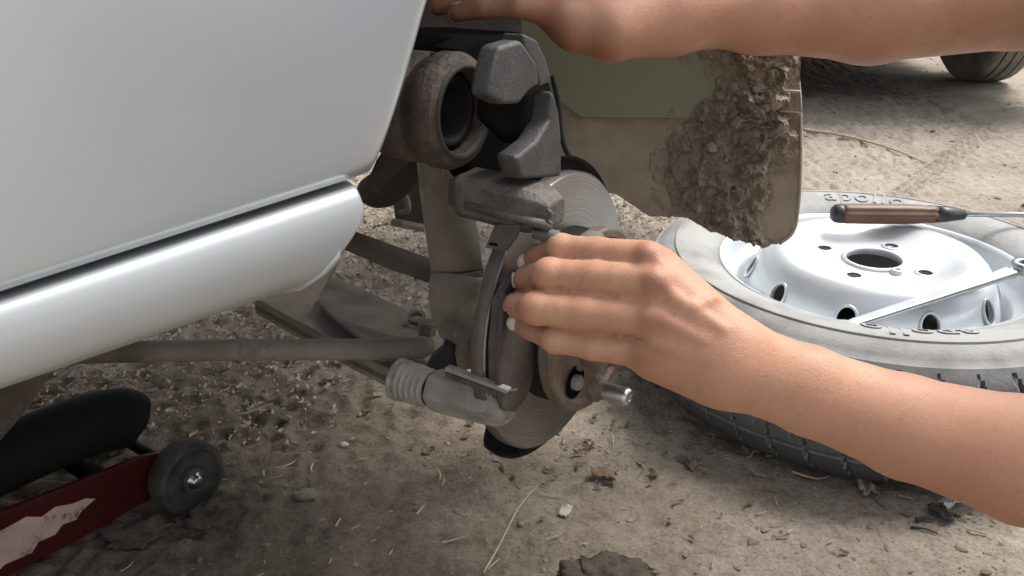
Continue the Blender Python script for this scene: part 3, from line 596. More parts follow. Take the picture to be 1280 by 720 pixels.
#@@OBJECTS
# ------------------------------------------------------------------ spare wheel lying on the ground
WC = V3(.428, 1.028, -.004)
wheel = thing('car_wheel', 'dusty tyre on white-painted steel rim lying flat on the dirt', 'wheel', tuple(WC))
NA = 960; th = np.linspace(0, 2 * np.pi, NA, endpoint=False)
tp_ = [(.166, .132), (.170, .138), (.178, .1445), (.188, .1495), (.199, .1525), (.2105, .1528), (.2115, .1540), (.2140, .1538), (.2150, .1518), (.2225, .1490), (.2290, .1445), (.2335, .1400), (.2352, .1398), (.2378, .1362),
       (.2410, .1318), (.2437, .1272), (.2458, .1222), (.2472, .1175), (.2482, .1130), (.2490, .1095), (.2493, .1075), (.2425, .1065), (.2425, .1035), (.2500, .1025), (.2508, .0960), (.2512, .0890), (.2512, .0850), (.2440, .0840), (.2440, .0800), (.2514, .0790),
       (.2514, .0740), (.2514, .0690), (.2440, .0680), (.2440, .0640), (.2512, .0630), (.2508, .0540), (.2500, .0470), (.2425, .0460), (.2425, .0430), (.2493, .0420), (.2482, .0370), (.2462, .0310), (.2430, .0250), (.2390, .0200), (.232, .012), (.220, .004), (.205, .001), (.185, .004), (.172, .012), (.166, .018)]
tp_ = [(.166 + (r - .166) * 1.15, z) for r, z in tp_]
rings = []
for r, z in tp_:
    rr = np.full(NA, r)
    if r > .2490:
        zz = abs(z - .0765); pitch = 2 * np.pi / 46
        ph = th + (.045 * (zz / .05) ** 2 if z > .0765 else -.045 * (zz / .05) ** 2) + (0 if z > .0765 else pitch / 2)
        fr = (ph % pitch) / pitch; g = ((fr < .085)) & (zz > .013) & (zz < .060)
        fr2 = ((ph * 1.0 + pitch * .3) % pitch) / pitch; g2 = (fr2 < .06) & (zz < .016)
        rr = rr - np.where(g | g2, .0055, 0)
    rings.append(np.stack([rr * np.cos(th), rr * np.sin(th), np.full(NA, z)], 1) + WC)
V, F = loft(rings, cap=False)
ty = build('tyre', V, F, M['tyre'], wheel, smooth=True); m = ty.modifiers.new('e', 'EDGE_SPLIT'); m.split_angle = R(38)

def text_mesh(s, size, ext, spacing=1.0):
    c = bpy.data.curves.new('txt', 'FONT'); c.body = s; c.size = size; c.extrude = ext; c.align_x = 'CENTER'; c.space_character = spacing; c.resolution_u = 4; c.bevel_depth = size * .012
    o = bpy.data.objects.new('txt', c); col.objects.link(o); bpy.context.view_layer.update()
    me = bpy.data.meshes.new_from_object(o.evaluated_get(bpy.context.evaluated_depsgraph_get()))
    V = np.array([v.co[:] for v in me.vertices]); F = [list(p.vertices) for p in me.polygons]
    bpy.data.objects.remove(o); bpy.data.curves.remove(c); bpy.data.meshes.remove(me); return V, F
def sidewall_z(r): rs = [q[0] for q in tp_[:14]]; zs = [q[1] for q in tp_[:14]]; return np.interp(r, rs, zs)
def ring_text(s, size, ang, rmid, ext, sp=1.0):
    V, F = text_mesh(s, size, ext, sp); r = rmid + V[:, 1] - size * .33; a = ang - V[:, 0] / rmid
    z = sidewall_z(r) + V[:, 2]
    return np.stack([r * np.cos(a), r * np.sin(a), z], 1) + WC, F
ltr = build('embossed_lettering', *ring_text('apollo', .036, R(74), 0.2040, .0011, 1.15), M['tyre'], ty, recalc=False)
build('embossed_lettering', *ring_text('apollo', .038, R(262), 0.1978, .0011, 1.15), M['tyre'], ty, recalc=False)
# rim: barrel with lip, and a domed centre with vent, bolt and hub holes
brl = [(.1655, .126), (.170, .131), (.1715, .1365), (.1695, .1395), (.166, .1385), (.1625, .132), (.160, .120), (.156, .1145), (.149, .112), (.1465, .107), (.1455, .094), (.1425, .088), (.137, .080), (.136, .045), (.140, .030), (.155, .026), (.160, .012), (.168, .010), (.168, .013), (.162, .016), (.158, .030), (.143, .034), (.1395, .048), (.1395, .078), (.1445, .086), (.149, .094), (.150, .106), (.157, .109), (.1635, .116)]
rim = build('rim', *lathe(brl, WC, Z, 160, closed=True), M['rim'], wheel, smooth=True)
m = rim.modifiers.new('e', 'EDGE_SPLIT'); m.split_angle = R(50)
dp = [(.1385, .070), (.1385, .086), (.1365, .098), (.1325, .112), (.1275, .126), (.1205, .139), (.1125, .1465), (.1035, .1490), (.094, .1475), (.084, .1425), (.075, .1385), (.065, .136), (.050, .135), (.0, .135)]
dp = [(r, z + .008) for r, z in dp]
bmv, bmf = lathe(dp[:-1] + [(.0005, .143), (.0005, .139)] + [(max(r - .003, .0005), z - .004) for r, z in dp[:-1][::-1]], WC, Z, 128, closed=True)
dome = build('rim_centre', bmv, bmf, M['rim'], wheel, smooth=True)
cut = []
def cyl(c, ax, r1, r2, h, ref): x, y, a = frame(ax, ref); t = np.linspace(0, 2 * np.pi, 28, endpoint=False); cut.append(loft([c + s * h * a + np.cos(t)[:, None] * x * r1 + np.sin(t)[:, None] * y * r2 for s in (-1, 1)]))
cyl(WC + Z * .143, Z, .030, .030, .03, V3(1, 0, 0))
vent = []
for k in range(10):
    a = R(-90 - 30 + 36 * k); e = V3(math.cos(a), math.sin(a), 0); c = WC + e * .1310 + Z * .1245; vent.append((c, e))
    cyl(c, unit(e * .9 + Z * .42), .0125, .0105, .02, Z)
for k in range(4):
    a = R(50 + 90 * k); cyl(WC + V3(math.cos(a), math.sin(a), 0) * .057 + Z * .143, Z, .0075, .0075, .02, V3(1, 0, 0))
cv_, cf_ = merge(cut); cb = build('cutter', cv_, cf_, M['rim'])
m = dome.modifiers.new('bool', 'BOOLEAN'); m.operation = 'DIFFERENCE'; m.object = cb; m.solver = 'EXACT'
bpy.context.view_layer.update(); nm = bpy.data.meshes.new_from_object(dome.evaluated_get(bpy.context.evaluated_depsgraph_get()))
dome.modifiers.clear(); dome.data = nm; bpy.data.objects.remove(cb)
m = dome.modifiers.new('e', 'EDGE_SPLIT'); m.split_angle = R(40)
for c, e in vent:      # pressed rim round each vent
    ax = unit(e * .9 + Z * .42); x, y, _ = frame(ax, Z); t = np.linspace(0, 2 * np.pi, 25)
    build('vent_rim', *tube([c + ax * .0005 + np.cos(q) * x * .0140 + np.sin(q) * y * .0108 for q in t], .0017, 8, cap=False), M['rim'], dome, smooth=True)
for k in range(4):
    a = R(50 + 90 * k); c = WC + V3(math.cos(a), math.sin(a), 0) * .057 + Z * .1425
    build('bolt_seat', *lathe([(.0075, .0015), (.0095, .0022), (.0118, .0008), (.0118, -.001), (.0075, -.001)], c, Z, 28, closed=True), M['rim'], dome, smooth=True)
build('hub_hole_lip', *lathe([(.0300, -.003), (.0300, .0028), (.0318, .0038), (.0345, .0012), (.0345, -.003)], WC + Z * .143, Z, 60, closed=True), M['rim'], dome, smooth=True)
build('bolt_seat', *lathe([(.0065, .0), (.0065, .004), (.0045, .0055), (.0032, .004), (.0032, -.002)], WC + V3(.012, -.037, .143), Z, 20), M['rim'], dome, smooth=True)
build('valve_stem', *lathe([(.0055, -.01), (.0055, .004), (.0038, .008), (.0036, .026), (.0, .027)], WC + V3(-.143, -.03, .092), V3(.3, .1, 1), 16), M['rubber'], rim, smooth=True)

wheel.scale = (1.05, 1.05, 1.06); wheel.rotation_euler.x = R(2); wheel.location.z += .0095
# ------------------------------------------------------------------ screwdriver lying across the far rim
s0, s1 = gz(1041, 267, .191), gz(1205, 268, .188); sa_ = unit(s1 - s0); Ls = np.linalg.norm(s1 - s0)
sd_ = thing('screwdriver', 'screwdriver with amber-brown fluted handle lying across the far side of the rim', 'screwdriver', tuple(s0 - Z * .013))
hp = []
for i, (t, r) in enumerate([(0.06, .0118), (.10, .0128), (.30, .0128), (.55, .0126), (.66, .0120), (.70, .0108), (.74, .0115), (.78, .0112)]):
    hp.append((r, t * Ls))
x_, y_, a_ = frame(sa_); rgs = []
for r, h in hp:
    q = np.linspace(0, 2 * np.pi, 48, endpoint=False); rad = r - .0012 * (np.cos(q * 6) > .55); rgs.append(s0 + a_ * h + rad[:, None] * (np.cos(q)[:, None] * x_ + np.sin(q)[:, None] * y_))
build('handle', *loft(rgs), M['amber'], sd_, smooth=True)
build('end_cap', *lathe([(.0, -.002), (.008, -.001), (.0115, .003), (.0122, .010), (.0119, .0115), (.0, .0115)], s0, sa_, 32), M['blackp'], sd_, smooth=True)
build('ferrule', *lathe([(.0, .775 * Ls), (.0108, .778 * Ls), (.0100, .86 * Ls), (.0065, 1.0 * Ls), (.0, 1.002 * Ls)], s0, sa_, 32), M['blackp'], sd_, smooth=True)
sh_ = s1 + sa_ * .15
build('shaft', *tube([s1 - sa_ * .01, s1 + sa_ * .13, s1 + sa_ * .142, s1 + sa_ * .155], [.0032, .0032, .0042, .0012], 16), M['chrome'], sd_, smooth=True)

# ------------------------------------------------------------------ spanner leaning over the rim, ring end out on the tyre
q0, q1 = gz(1062, 406, .148), gz(1274, 337, .180); wa = unit(q1 - q0); wx = unit(np.cross(wa, Z)); wu = np.cross(wx, wa)
wu = wu if wu[2] > 0 else -wu; Lw = np.linalg.norm(q1 - q0)
sp_ = thing('spanner', 'long steel combination spanner laid over the near side of the rim', 'spanner', tuple((q0 + q1) / 2 - Z * .004))
rg = []
for t, wd, hh_ in [(0, .0062, .0026), (.03, .0070, .0032), (.5, .0080, .0034), (.88, .0084, .0036), (.93, .0090, .0040), (.95, .0096, .0042)]:
    c = q0 + wa * Lw * t; rg.append(np.array([c + wx * sx * wd + wu * sy * hh_ for sx, sy in ((-1, -.4), (-.8, -1), (.8, -1), (1, -.4), (1, .4), (.8, 1), (-.8, 1), (-1, .4))]))
build('shank', *loft(rg), M['chrome'], sp_, bevel=.0008)
build('ring_end', *lathe([(.0085, -.005), (.0085, .005), (.0095, .006), (.0145, .006), (.0155, .0045), (.0155, -.0045), (.0145, -.006), (.0095, -.006)], q1 + wa * .010, wu + .15 * wa, 40, closed=True), M['chrome'], sp_, smooth=True)
je = q0 - wa * .012; jv = [je + wx * a + wa * b for a, b in ((-.006, .014), (-.013, .006), (-.014, -.006), (-.010, -.014), (-.0062, -.013), (-.0066, -.002), (-.004, .002), (.004, .002), (.0066, -.002), (.0062, -.013), (.010, -.014), (.014, -.006), (.013, .006), (.006, .014))]
build('open_end', *prism([q - wu * .003 for q in jv], wu * .006), M['chrome'], sp_, bevel=.001)
tv, tf = text_mesh('12', .009, .0003); build('size_number', q0 + wa * Lw * .74 + tv[:, :1] * -wa * -1 + tv[:, 1:2] * (np.cross(wu, wa)) - np.cross(wu, wa) * .003 + wu * (.0031 + tv[:, 2:3]), tf, M['steel'], sp_, recalc=False)
em = []
for i in range(13):
    c = q0 + wa * (Lw * .33 + i * .0042) + wu * .0031; up_ = np.cross(wu, wa)
    em.append(box(c, (wa, up_, wu), (.0006, .0030, .0004)))
    if i % 2: em.append(box(c + wa * .0012 + up_ * random.choice((-.0024, 0, .0024)), (wa, up_, wu), (.0008, .0006, .0004)))
tag(build('embossed_marks', *merge(em), M['steel'], sp_, recalc=False), kind='stuff')

# ------------------------------------------------------------------ brake pad held in the fingers
pp = [(-.104, .056), (-.090, .066), (-.076, .062), (-.068, .046), (-.064, .020), (-.063, -.015), (-.067, -.026), (-.076, -.036), (-.090, -.039), (-.104, -.032), (-.110, -.02), (-.110, .02)]
PADV = .0145
pad = thing('brake_pad', 'dark curved brake pad being pressed against the disc by the fingers', 'brake pad', tuple(K(-.08, .02, -.07)))
build('backing_plate', *prism([K(u, PADV, w_) for u, w_ in pp], -rn * .0045), M['pad'], pad, bevel=.001)
build('friction_lining', *prism([K(-.086 + (u + .086) * .86, PADV - .0043, w_ * .84) for u, w_ in pp], -rn * .0075), M['casting'], pad, bevel=.001)

# ------------------------------------------------------------------ trolley jack by the sill
jd = unit(gz(200, 640) - gz(-120, 812)); jn = V3(jd[1], -jd[0], 0); JW = gz(240, 634); jr = .036
jack = thing('trolley_jack', 'dark red trolley jack with worn pale label parked under the sill', 'jack', tuple(JW - jd * .12))
jc = JW + Z * jr
def J(u, v, w_): return JW + jd * u + jn * v + Z * w_
def jwheel(v):
    o = JW + jn * v + Z * jr
    wh = build('front_wheel', *lathe([(.010, -.012), (.031, -.012), (.0355, -.010), (.036, -.005), (.036, .006), (.0345, .0095), (.030, .0105), (.028, .007), (.013, .006), (.012, .012), (.0085, .013)], o, jn, 56), M['jackwheel'], jack, smooth=True)
    m = wh.modifiers.new('e', 'EDGE_SPLIT'); m.split_angle = R(35)
    build('axle_bolt', *lathe([(.0085, .006), (.0085, .013), (.006, .014), (.0055, .018), (.004, .019), (.0, .019)], o, jn, 24), M['steel'], wh, smooth=True)
jwheel(0); jwheel(-.16)
plate = [(.012, .024), (.020, .034), (.010, .052), (-.03, .064), (-.36, .090), (-.50, .090), (-.50, .022), (-.36, .014), (-.10, .012), (-.02, .016)]
for v in (-.022, -.145):
    sp2 = build('side_plate', *prism([J(u, v, w_) for u, w_ in plate], -jn * .006), M['red'], jack, bevel=.0015)
    if v > -.1:
        lab = [(-.088, .050), (-.080, .045), (-.094, .040), (-.100, .034), (-.112, .036), (-.120, .030), (-.135, .031), (-.142, .024), (-.165, .026), (-.18, .019), (-.22, .022), (-.26, .019), (-.31, .024), (-.31, .060), (-.27, .066), (-.25, .062), (-.225, .066), (-.20, .060), (-.18, .063), (-.165, .058), (-.14, .060), (-.128, .053), (-.115, .056), (-.10, .051)]
        build('worn_label', *prism([J(u, v + .0007, w_) for u, w_ in lab], jn * -.0006), M['label'], sp2)
build('front_axle', *tube([J(0, .004, jr), J(0, -.17, jr)], .0055, 14), M['jackblack'], jack, smooth=True)
ra = [gz(-140, 632, .085), gz(-20, 583, .095), gz(90, 538, .098), gz(140, 524, .095), gz(168, 524, .088), gz(184, 528, .082)]
build('lift_arm', *tube(spline(ra, 5), [.029] * 18 + [.0285, .028, .027, .0255, .023, .019, .013, .005], 24), M['jackblack'], jack, smooth=True)
build('cross_tube', *tube([J(-.06, -.030, .045), J(-.06, -.143, .045)], .010, 14), M['jackblack'], jack, smooth=True)
sdl = [P(-60, 480, .44), P(53, 472, .50), P(0, 545, .47), P(-60, 620, .45)]
build('saddle_post', *prism(sdl, V3(.0, .025, 0)), M['calhouse'], jack, bevel=.002)

# ------------------------------------------------------------------ small things on the ground
def stalk(name, label, cat, pts, r, mat, grp=None):
    path = spline(pts, 6); n = len(path); rad = [r * (1 - .5 * i / n) for i in range(n)]
    return tag(build(name, *tube(path, rad, 6), mat, smooth=True), label, cat, grp)
def gl(x, y, lift=.002): q = gz(x, y); q = gpt(q[0], q[1]); return q + Z * lift
stalk('straw_stalk', 'long pale dry straw stalk lying alone in front of the brake disc', 'straw', [gl(604, 722), gl(622, 690, .003), gl(648, 645, .004), gl(673, 608, .003)], .0011, M['straw'])
stalk('dry_stick', 'thin pale stick lying on the dirt beyond the spare wheel', 'stick', [gl(1002, 163, .004), gl(1040, 170, .008), gl(1080, 179, .008), gl(1120, 190, .008), gl(1156, 201, .004)], .0042, M['straw'])
stalk('dry_stick', 'short side twig crossing the thin pale stick', 'stick', [gl(1074, 177, .01), gl(1084, 186, .005)], .003, M['leaf'])
stalk('straw_stalk', 'pale curled stem lying along the foot of the tyre', 'straw', [gl(986, 592, .003), gl(1005, 599, .004), gl(1022, 601, .003), gl(1036, 597, .003)], .0016, M['straw'])
stalk('straw_stalk', 'white straw piece on shaded dirt under the lower arm', 'straw', [gl(300, 522, .003), gl(318, 518, .004), gl(342, 512, .003)], .0014, M['edge'])
stalk('straw_stalk', 'short straw sliver beside the foil scrap', 'straw', [gl(1208, 664, .002), gl(1222, 668, .003), gl(1234, 672, .002)], .0011, M['straw'])
def stone(name, label, x, y, r, mat, sq=.6):
    bm = bmesh.new(); bmesh.ops.create_icosphere(bm, subdivisions=4, radius=1); V = np.array([v.co[:] for v in bm.verts]); F = [[v.index for v in f.verts] for f in bm.faces]; bm.free()
    k = 1 + .5 * (fbm(V[:, 0] * 1.7 + x, V[:, 1] * 1.7 + V[:, 2] * 2.3, 3, int(x)) - .45) + (1.1 if mat is M['clod'] else .1) * (fbm(V[:, 0] * 4.1 + x, V[:, 1] * 4.1 + V[:, 2] * 5.3, 3, 9) - .45); V = V * k[:, None] * V3(1.25, .95, sq) * r
    return tag(build(name, V + gl(x, y, r * sq * .45), F, mat, smooth=True), label, 'stone')
stone('pebble', 'grey-brown pebble on shaded dirt beside the jack wheel', 381, 621, .0095, M['stone'])
stone('pebble', 'small white pebble on shaded dirt below the bellows boot', 430, 556, .0045, M['white_stone'])
stone('dirt_clod', 'broad dark clod of earth below the jack wheel', 268, 655, .020, M['clod'], .55)
stone('dirt_clod', 'long dark clod of earth against the jack plate', 172, 662, .026, M['clod'], .55)
stone('dirt_clod', 'dark crumbly clod at the picture foot below the disc', 758, 728, .030, M['clod'], .22)
def scrap(name, label, cat, x, y, size, mat, seed, th=.0006, lift=.003, crumple=.35):
    rs = np.random.default_rng(seed); n = 9; a, b = np.meshgrid(np.linspace(-1, 1, n), np.linspace(-1, 1, n)); ang = rs.uniform(0, 6.28)
    ed_ = np.maximum(np.abs(a), np.abs(b)); wv = 1 - .35 * ed_ * rs.uniform(0, 1, a.shape)
    h = (fbm(a * 1.6 + seed, b * 1.6, 3, seed) - .35) * crumple * 2 * size + .15 * size * (a * a)
    X_, Y_ = a * wv * size, b * wv * size * .6; V = np.stack([X_ * math.cos(ang) - Y_ * math.sin(ang), X_ * math.sin(ang) + Y_ * math.cos(ang), h], 2).reshape(-1, 3)
    V[:, 2] -= V[:, 2].min()
    o = build(name, V + gl(x, y, lift * .3), grid_faces(n, n), mat, smooth=True); m = o.modifiers.new('t', 'SOLIDIFY'); m.thickness = th; return tag(o, label, cat)
scrap('foil_scrap', 'crumpled shiny foil scrap half under the forearm', 'litter', 1185, 634, .012, M['wrapper'], 3, crumple=.8)
scrap('dry_leaf', 'dark curled leaf lying against the foil scrap', 'leaf', 1178, 647, .017, M['darkstick'], 5, crumple=.7)
scrap('dry_leaf', 'brown curled dry leaf in front of the tyre', 'leaf', 860, 581, .013, M['leaf'], 9, crumple=.9)
scrap('dry_leaf', 'pale crumpled dry leaf at the foot of the tyre', 'leaf', 1083, 617, .014, M['flake'], 12, crumple=.9)
scrap('wood_chip', 'pale flat wood chip lying beside the long straw', 'wood chip', 706, 643, .010, M['white_stone'], 15, th=.002, crumple=.1)
scrap('dry_leaf', 'broad brown leaf lying below the wheel stud', 'leaf', 755, 600, .016, M['leaf'], 19, crumple=.6)
stalk('dark_twig', 'short thick dark twig beside the curled leaf and foil', 'twig', [gl(1144, 653, .003), gl(1155, 653, .004), gl(1168, 654, .003)], .0026, M['darkstick'])
stalk('dark_twig', 'thin dark twig below the curled leaf and foil', 'twig', [gl(1138, 660, .002), gl(1156, 664, .003), gl(1172, 671, .002)], .0014, M['darkstick'])

# ------------------------------------------------------------------ another car parked farther back
PT = gz(1268, 117); PT = V3(PT[0], PT[1], 0)
pc = thing('parked_car', 'grey car parked beyond the spare wheel, its dusty tyre showing', 'car', (PT[0] - .62, PT[1] + 1.2, 0))
def pwheel(x, y):
    o = V3(x, y, .275)
    prf = [(.17, -.072), (.22, -.078), (.258, -.074), (.272, -.062), (.2755, -.05), (.2755, -.034), (.270, -.033), (.270, -.029), (.277, -.028), (.277, -.004), (.2715, -.003), (.2715, .003), (.277, .004), (.277, .028), (.270, .029), (.270, .033), (.2755, .034), (.2755, .05), (.272, .062), (.258, .074), (.22, .078), (.17, .072)]
    t = build('wheel', *lathe(prf, o, V3(1, 0, 0), 96, closed=True), M['tyre_plain'], pc, smooth=True); m = t.modifiers.new('e', 'EDGE_SPLIT'); m.split_angle = R(35)
    build('wheel_rim', *lathe([(.172, .070), (.165, .072), (.16, .05), (.12, .055), (.06, .065), (.0, .065)], o, V3(1, 0, 0), 48), M['rim'], t, smooth=True)
    build('wheel_rim', *lathe([(.172, -.070), (.165, -.072), (.16, -.05), (.0, -.03)], o, V3(1, 0, 0), 48), M['under'], t, smooth=True)
for x, y in ((0, 0.27), (-1.26, .27), (0, 2.3), (-1.26, 2.3)): pwheel(PT[0] + x, PT[1] + y)
bx0, bx1, by0, by1 = PT[0] - 1.36, PT[0] + .10, PT[1] - .42, PT[1] + 2.95
def pb(name, y0, y1, z0, z1, mat, ins=0, bev=.05): return build(name, *box(V3((bx0 + bx1) / 2, (y0 + y1) / 2, (z0 + z1) / 2), AX, ((bx1 - bx0) / 2 - ins, (y1 - y0) / 2, (z1 - z0) / 2)), mat, pc, bevel=bev, seg=3)
pb('underbody', by0 + .1, by1 - .1, .20, .36, M['under'], .06, .02)
pb('body', by0 + .06, by1 - .06, .58, .92, M['darkpaint']); pb('bumper', by0, by0 + .3, .36, .57, M['blackp'], .0, .05)
build('side_panel', *box(V3(bx1 - .03, (by0 + by1) / 2, .47), AX, (.03, .62, .11)), M['darkpaint'], pc, bevel=.02); build('side_panel', *box(V3(bx0 + .03, (by0 + by1) / 2, .47), AX, (.03, .62, .11)), M['darkpaint'], pc, bevel=.02)
V, F = box(V3((bx0 + bx1) / 2, (by0 + by1) / 2 + .25, 1.16), AX, ((bx1 - bx0) / 2 - .08, 1.0, .25)); V = np.array(V)
for i in range(len(V)):
    if V[i, 2] > 1.2: V[i, 1] = (by0 + by1) / 2 + .25 + (V[i, 1] - (by0 + by1) / 2 - .25) * .68; V[i, 0] = (bx0 + bx1) / 2 + (V[i, 0] - (bx0 + bx1) / 2) * .86
build('cabin_glass', V, F, M['glass'], pc, bevel=.04, seg=3)
build('roof', *box(V3((bx0 + bx1) / 2, (by0 + by1) / 2 + .25, 1.425), AX, (.56, .66, .03)), M['darkpaint'], pc, bevel=.025, seg=3)
for sx in (-1, 1): build('headlight', *box(V3((bx0 + bx1) / 2 + sx * .55, by0 + .055, .72), AX, (.12, .02, .06)), M['glass'], pc, bevel=.015)
# ------------------------------------------------------------------ the person at work: squatting beside the car, both forearms reaching in
# body = smooth union of tapered capsules, meshed once as a single skin
def cap_sdf(p, a, b, ra, rb):
    ba = b - a; t = np.clip(((p - a) @ ba) / (ba @ ba + 1e-12), 0, 1); return np.linalg.norm(p - (a + t[:, None] * ba), axis=1) - (ra + t * (rb - ra))
def smin(a, b, k):
    h = np.clip(.5 + .5 * (b - a) / k, 0, 1); return b + (a - b) * h - k * h * (1 - h)
def chain_prims(pts, rad): return [(pts[i], pts[i + 1], rad[i], rad[i + 1]) for i in range(len(pts) - 1)]
class Group:
    def __init__(s, prims, k): s.prims, s.k = prims, k
    def sdf(s, p):
        d = None
        for q in s.prims:
            e = cap_sdf(p, *q); d = e if d is None else smin(d, e, s.k)
        return d
# ---- left hand, gripping the pad
hd = .0
FL = {'index': ([(808, 320, .548), (700, 310, .572), (674, 319, .594), (662, 327, .608)], [.0092, .0083, .0074, .0066]),
      'middle': ([(817, 352, .538), (686, 343, .564), (662, 347, .590), (651, 350, .606)], [.0100, .0096, .0083, .0070]),
      'ring': ([(812, 398, .538), (670, 385, .562), (649, 382, .588), (640, 379, .604)], [.0102, .0098, .0083, .0070]),
      'little': ([(804, 441, .546), (694, 424, .568), (664, 411, .588), (648, 404, .602)], [.0092, .0082, .0071, .0062])}
MIDR = {'index': .0085, 'middle': .0101, 'ring': .0110, 'little': .0090}
NAIL_PX = [(656, 326), (644, 349), (632, 378), (640, 403)]
handL, nails, flush_pts = [], [], []
for nme, (pp_, rr_) in FL.items():
    J_ = [P(*q) for q in pp_]
    # soft bow of each phalanx: knuckles a little proud
    mid = (J_[0] * .45 + J_[1] * .55) + cF * .0006
    pr = chain_prims([J_[0], mid, J_[1], J_[2], J_[3]], [rr_[0] * 1.04, MIDR[nme], rr_[1] * 1.03, rr_[2], rr_[3]])
    pr.append((J_[1] - cF * .0022, J_[1] - cF * .0021 + Z * .0005, rr_[1] * .90, rr_[1] * .90))
    handL.append(Group(pr, .0035))
    t = unit(J_[3] - J_[2]); dors = unit(-cF * .62 - cR * .75); dors = unit(dors - t * (dors @ t) * .6)
    nails.append((J_[3] - t * .001 + dors * rr_[3] * .93, unit(np.cross(dors, np.cross(t, dors))), dors, rr_[3] * 1.08))
    flush_pts += [(J_[1] * .75 + J_[2] * .25, .008), (J_[2], .010), (J_[3], .009)]
tb = [P(885, 418, .553), P(800, 372, .600), P(742, 352, .628), P(700, 350, .640)]
handL.append(Group(chain_prims(tb, [.016, .0112, .0098, .0078]), .004))
W0, W1 = P(918, 432, .536), P(908, 472, .536)
palm = []
for (pp_, rr_), wr, r_ in zip(FL.values(), (W0, (W0 * .65 + W1 * .35), (W0 * .35 + W1 * .65), W1), (.0128, .0135, .0135, .0128)):
    mc = P(*pp_[0]); palm.append(((mc + cF * .003) * .86 + wr * .14, wr, r_, .0160))
palm += [(P(822, 352, .556), P(890, 422, .556), .014, .0165), (P(820, 440, .556), P(885, 470, .552), .015, .0165), (P(845, 385, .562), P(890, 430, .556), .017, .017)]
gpalm = Group(palm, .012)
tend = []
for (pp_, rr_) in FL.values():
    mc = P(*pp_[0]); tend.append((mc - cF * .0065, mc - cF * .0065 + cR * .003, .0070, .0062)); flush_pts.append((mc - cF * .012, .008))
tend += [(P(826, 352, .5265), P(880, 405, .5215), .0022, .0018), (P(822, 396, .5265), P(880, 425, .5205), .0024, .0018), (P(815, 430, .5325), P(885, 446, .5215), .0020, .0016), (P(822, 326, .5345), P(880, 388, .526), .0022, .0016)]
tend += [(P(842, 372, .5245), P(868, 384, .5222), .0018, .0015), (P(868, 384, .5222), P(905, 412, .5185), .0015, .0015), (P(868, 384, .5222), P(896, 372, .5275), .0014, .0012)]
tend = [(a + cF * .0002, b + cF * .0012, ra, rb) if ra < .005 else (a, b, ra, rb) for a, b, ra, rb in tend]
gtend = Group(tend, .003)
EL = P(1372, 592, .565)
farm = [(W0, P(1010, 474, .545), .0160, .0185), (W1, P(1010, 502, .545), .0160, .0185), (P(1010, 474, .545), P(1130, 522, .55), .0185, .0245), (P(1010, 502, .545), P(1130, 546, .55), .0185, .0230),
        (P(1130, 522, .55), P(1280, 564, .555), .0245, .0325), (P(1130, 546, .55), P(1280, 588, .56), .0230, .0320), (P(1280, 564, .555), EL, .0325, .035), (P(1280, 588, .56), EL, .0320, .035)]
farm += [((W0 + W1) / 2, P(1010, 488, .545), .0185, .0215), (P(1010, 488, .545), P(1130, 534, .55), .0215, .0268), (P(1130, 534, .55), P(1280, 576, .558), .0268, .0345)]
SHL, SHR = V3(.58, .36, .42), V3(.74, .62, .57)
farm += [(EL, (EL + SHL) / 2, .037, .045), ((EL + SHL) / 2, SHL, .045, .050)]
garmL = Group(farm, .008)
# ---- right hand over the caliper
handR = []
FR = [([(706, 22, .664), (648, 6, .662), (604, 8, .668), (572, 16, .674)], .0092), ([(700, 8, .690), (630, -10, .690), (584, -4, .694), (548, 8, .698)], .0095), ([(704, 0, .716), (634, -14, .716), (590, -6, .720), (560, 6, .724)], .0092), ([(715, 0, .738), (660, -6, .74), (625, -2, .744), (598, 8, .746)], .0082)]
for pp_, r_ in FR:
    J_ = [P(*q) for q in pp_]; handR.append(Group(chain_prims(J_, [r_ * 1.1, r_, r_ * .9, r_ * .74]), .004)); flush_pts += [(J_[1], .010), (J_[3], .009)]
    t = unit(J_[3] - J_[2]); dors = unit(cU - t * (cU @ t)); nails.append((J_[3] - t * .0015 + dors * r_ * .66, t, dors, r_ * .74))
TR_ = [P(830, 28, .688), P(764, 42, .672), P(716, 38, .668), P(684, 22, .672)]
handR.append(Group(chain_prims(TR_, [.024, .0185, .0130, .0090]), .010))
palmR = [(P(*FR[i][0][0]), P(850 + 6 * i, 14 - 2 * i, .690 + .012 * i), .0135, .022) for i in range(4)] + [(P(760, 34, .675), P(840, 26, .69), .019, .023)]
gpalmR = Group(palmR, .012)
ER = P(1430, -42, .765)
armR = [(P(856, 12, .708), P(950, 10, .712), .0245, .0320), (P(850, 14, .69), P(950, 12, .705), .0235, .030), (P(868, 8, .726), P(950, 8, .72), .0225, .030), (P(950, 10, .71), P(1090, 8, .72), .033, .043), (P(1090, 8, .72), P(1280, -16, .74), .043, .0475), (P(1280, -16, .74), ER, .0475, .042),
        (ER, (ER + SHR) / 2, .042, .047), ((ER + SHR) / 2, SHR, .047, .052)]
garmR = Group(armR, .010)
flush_pts += [(P(730, 66, .65), .03), (P(700, 40, .66), .03)]
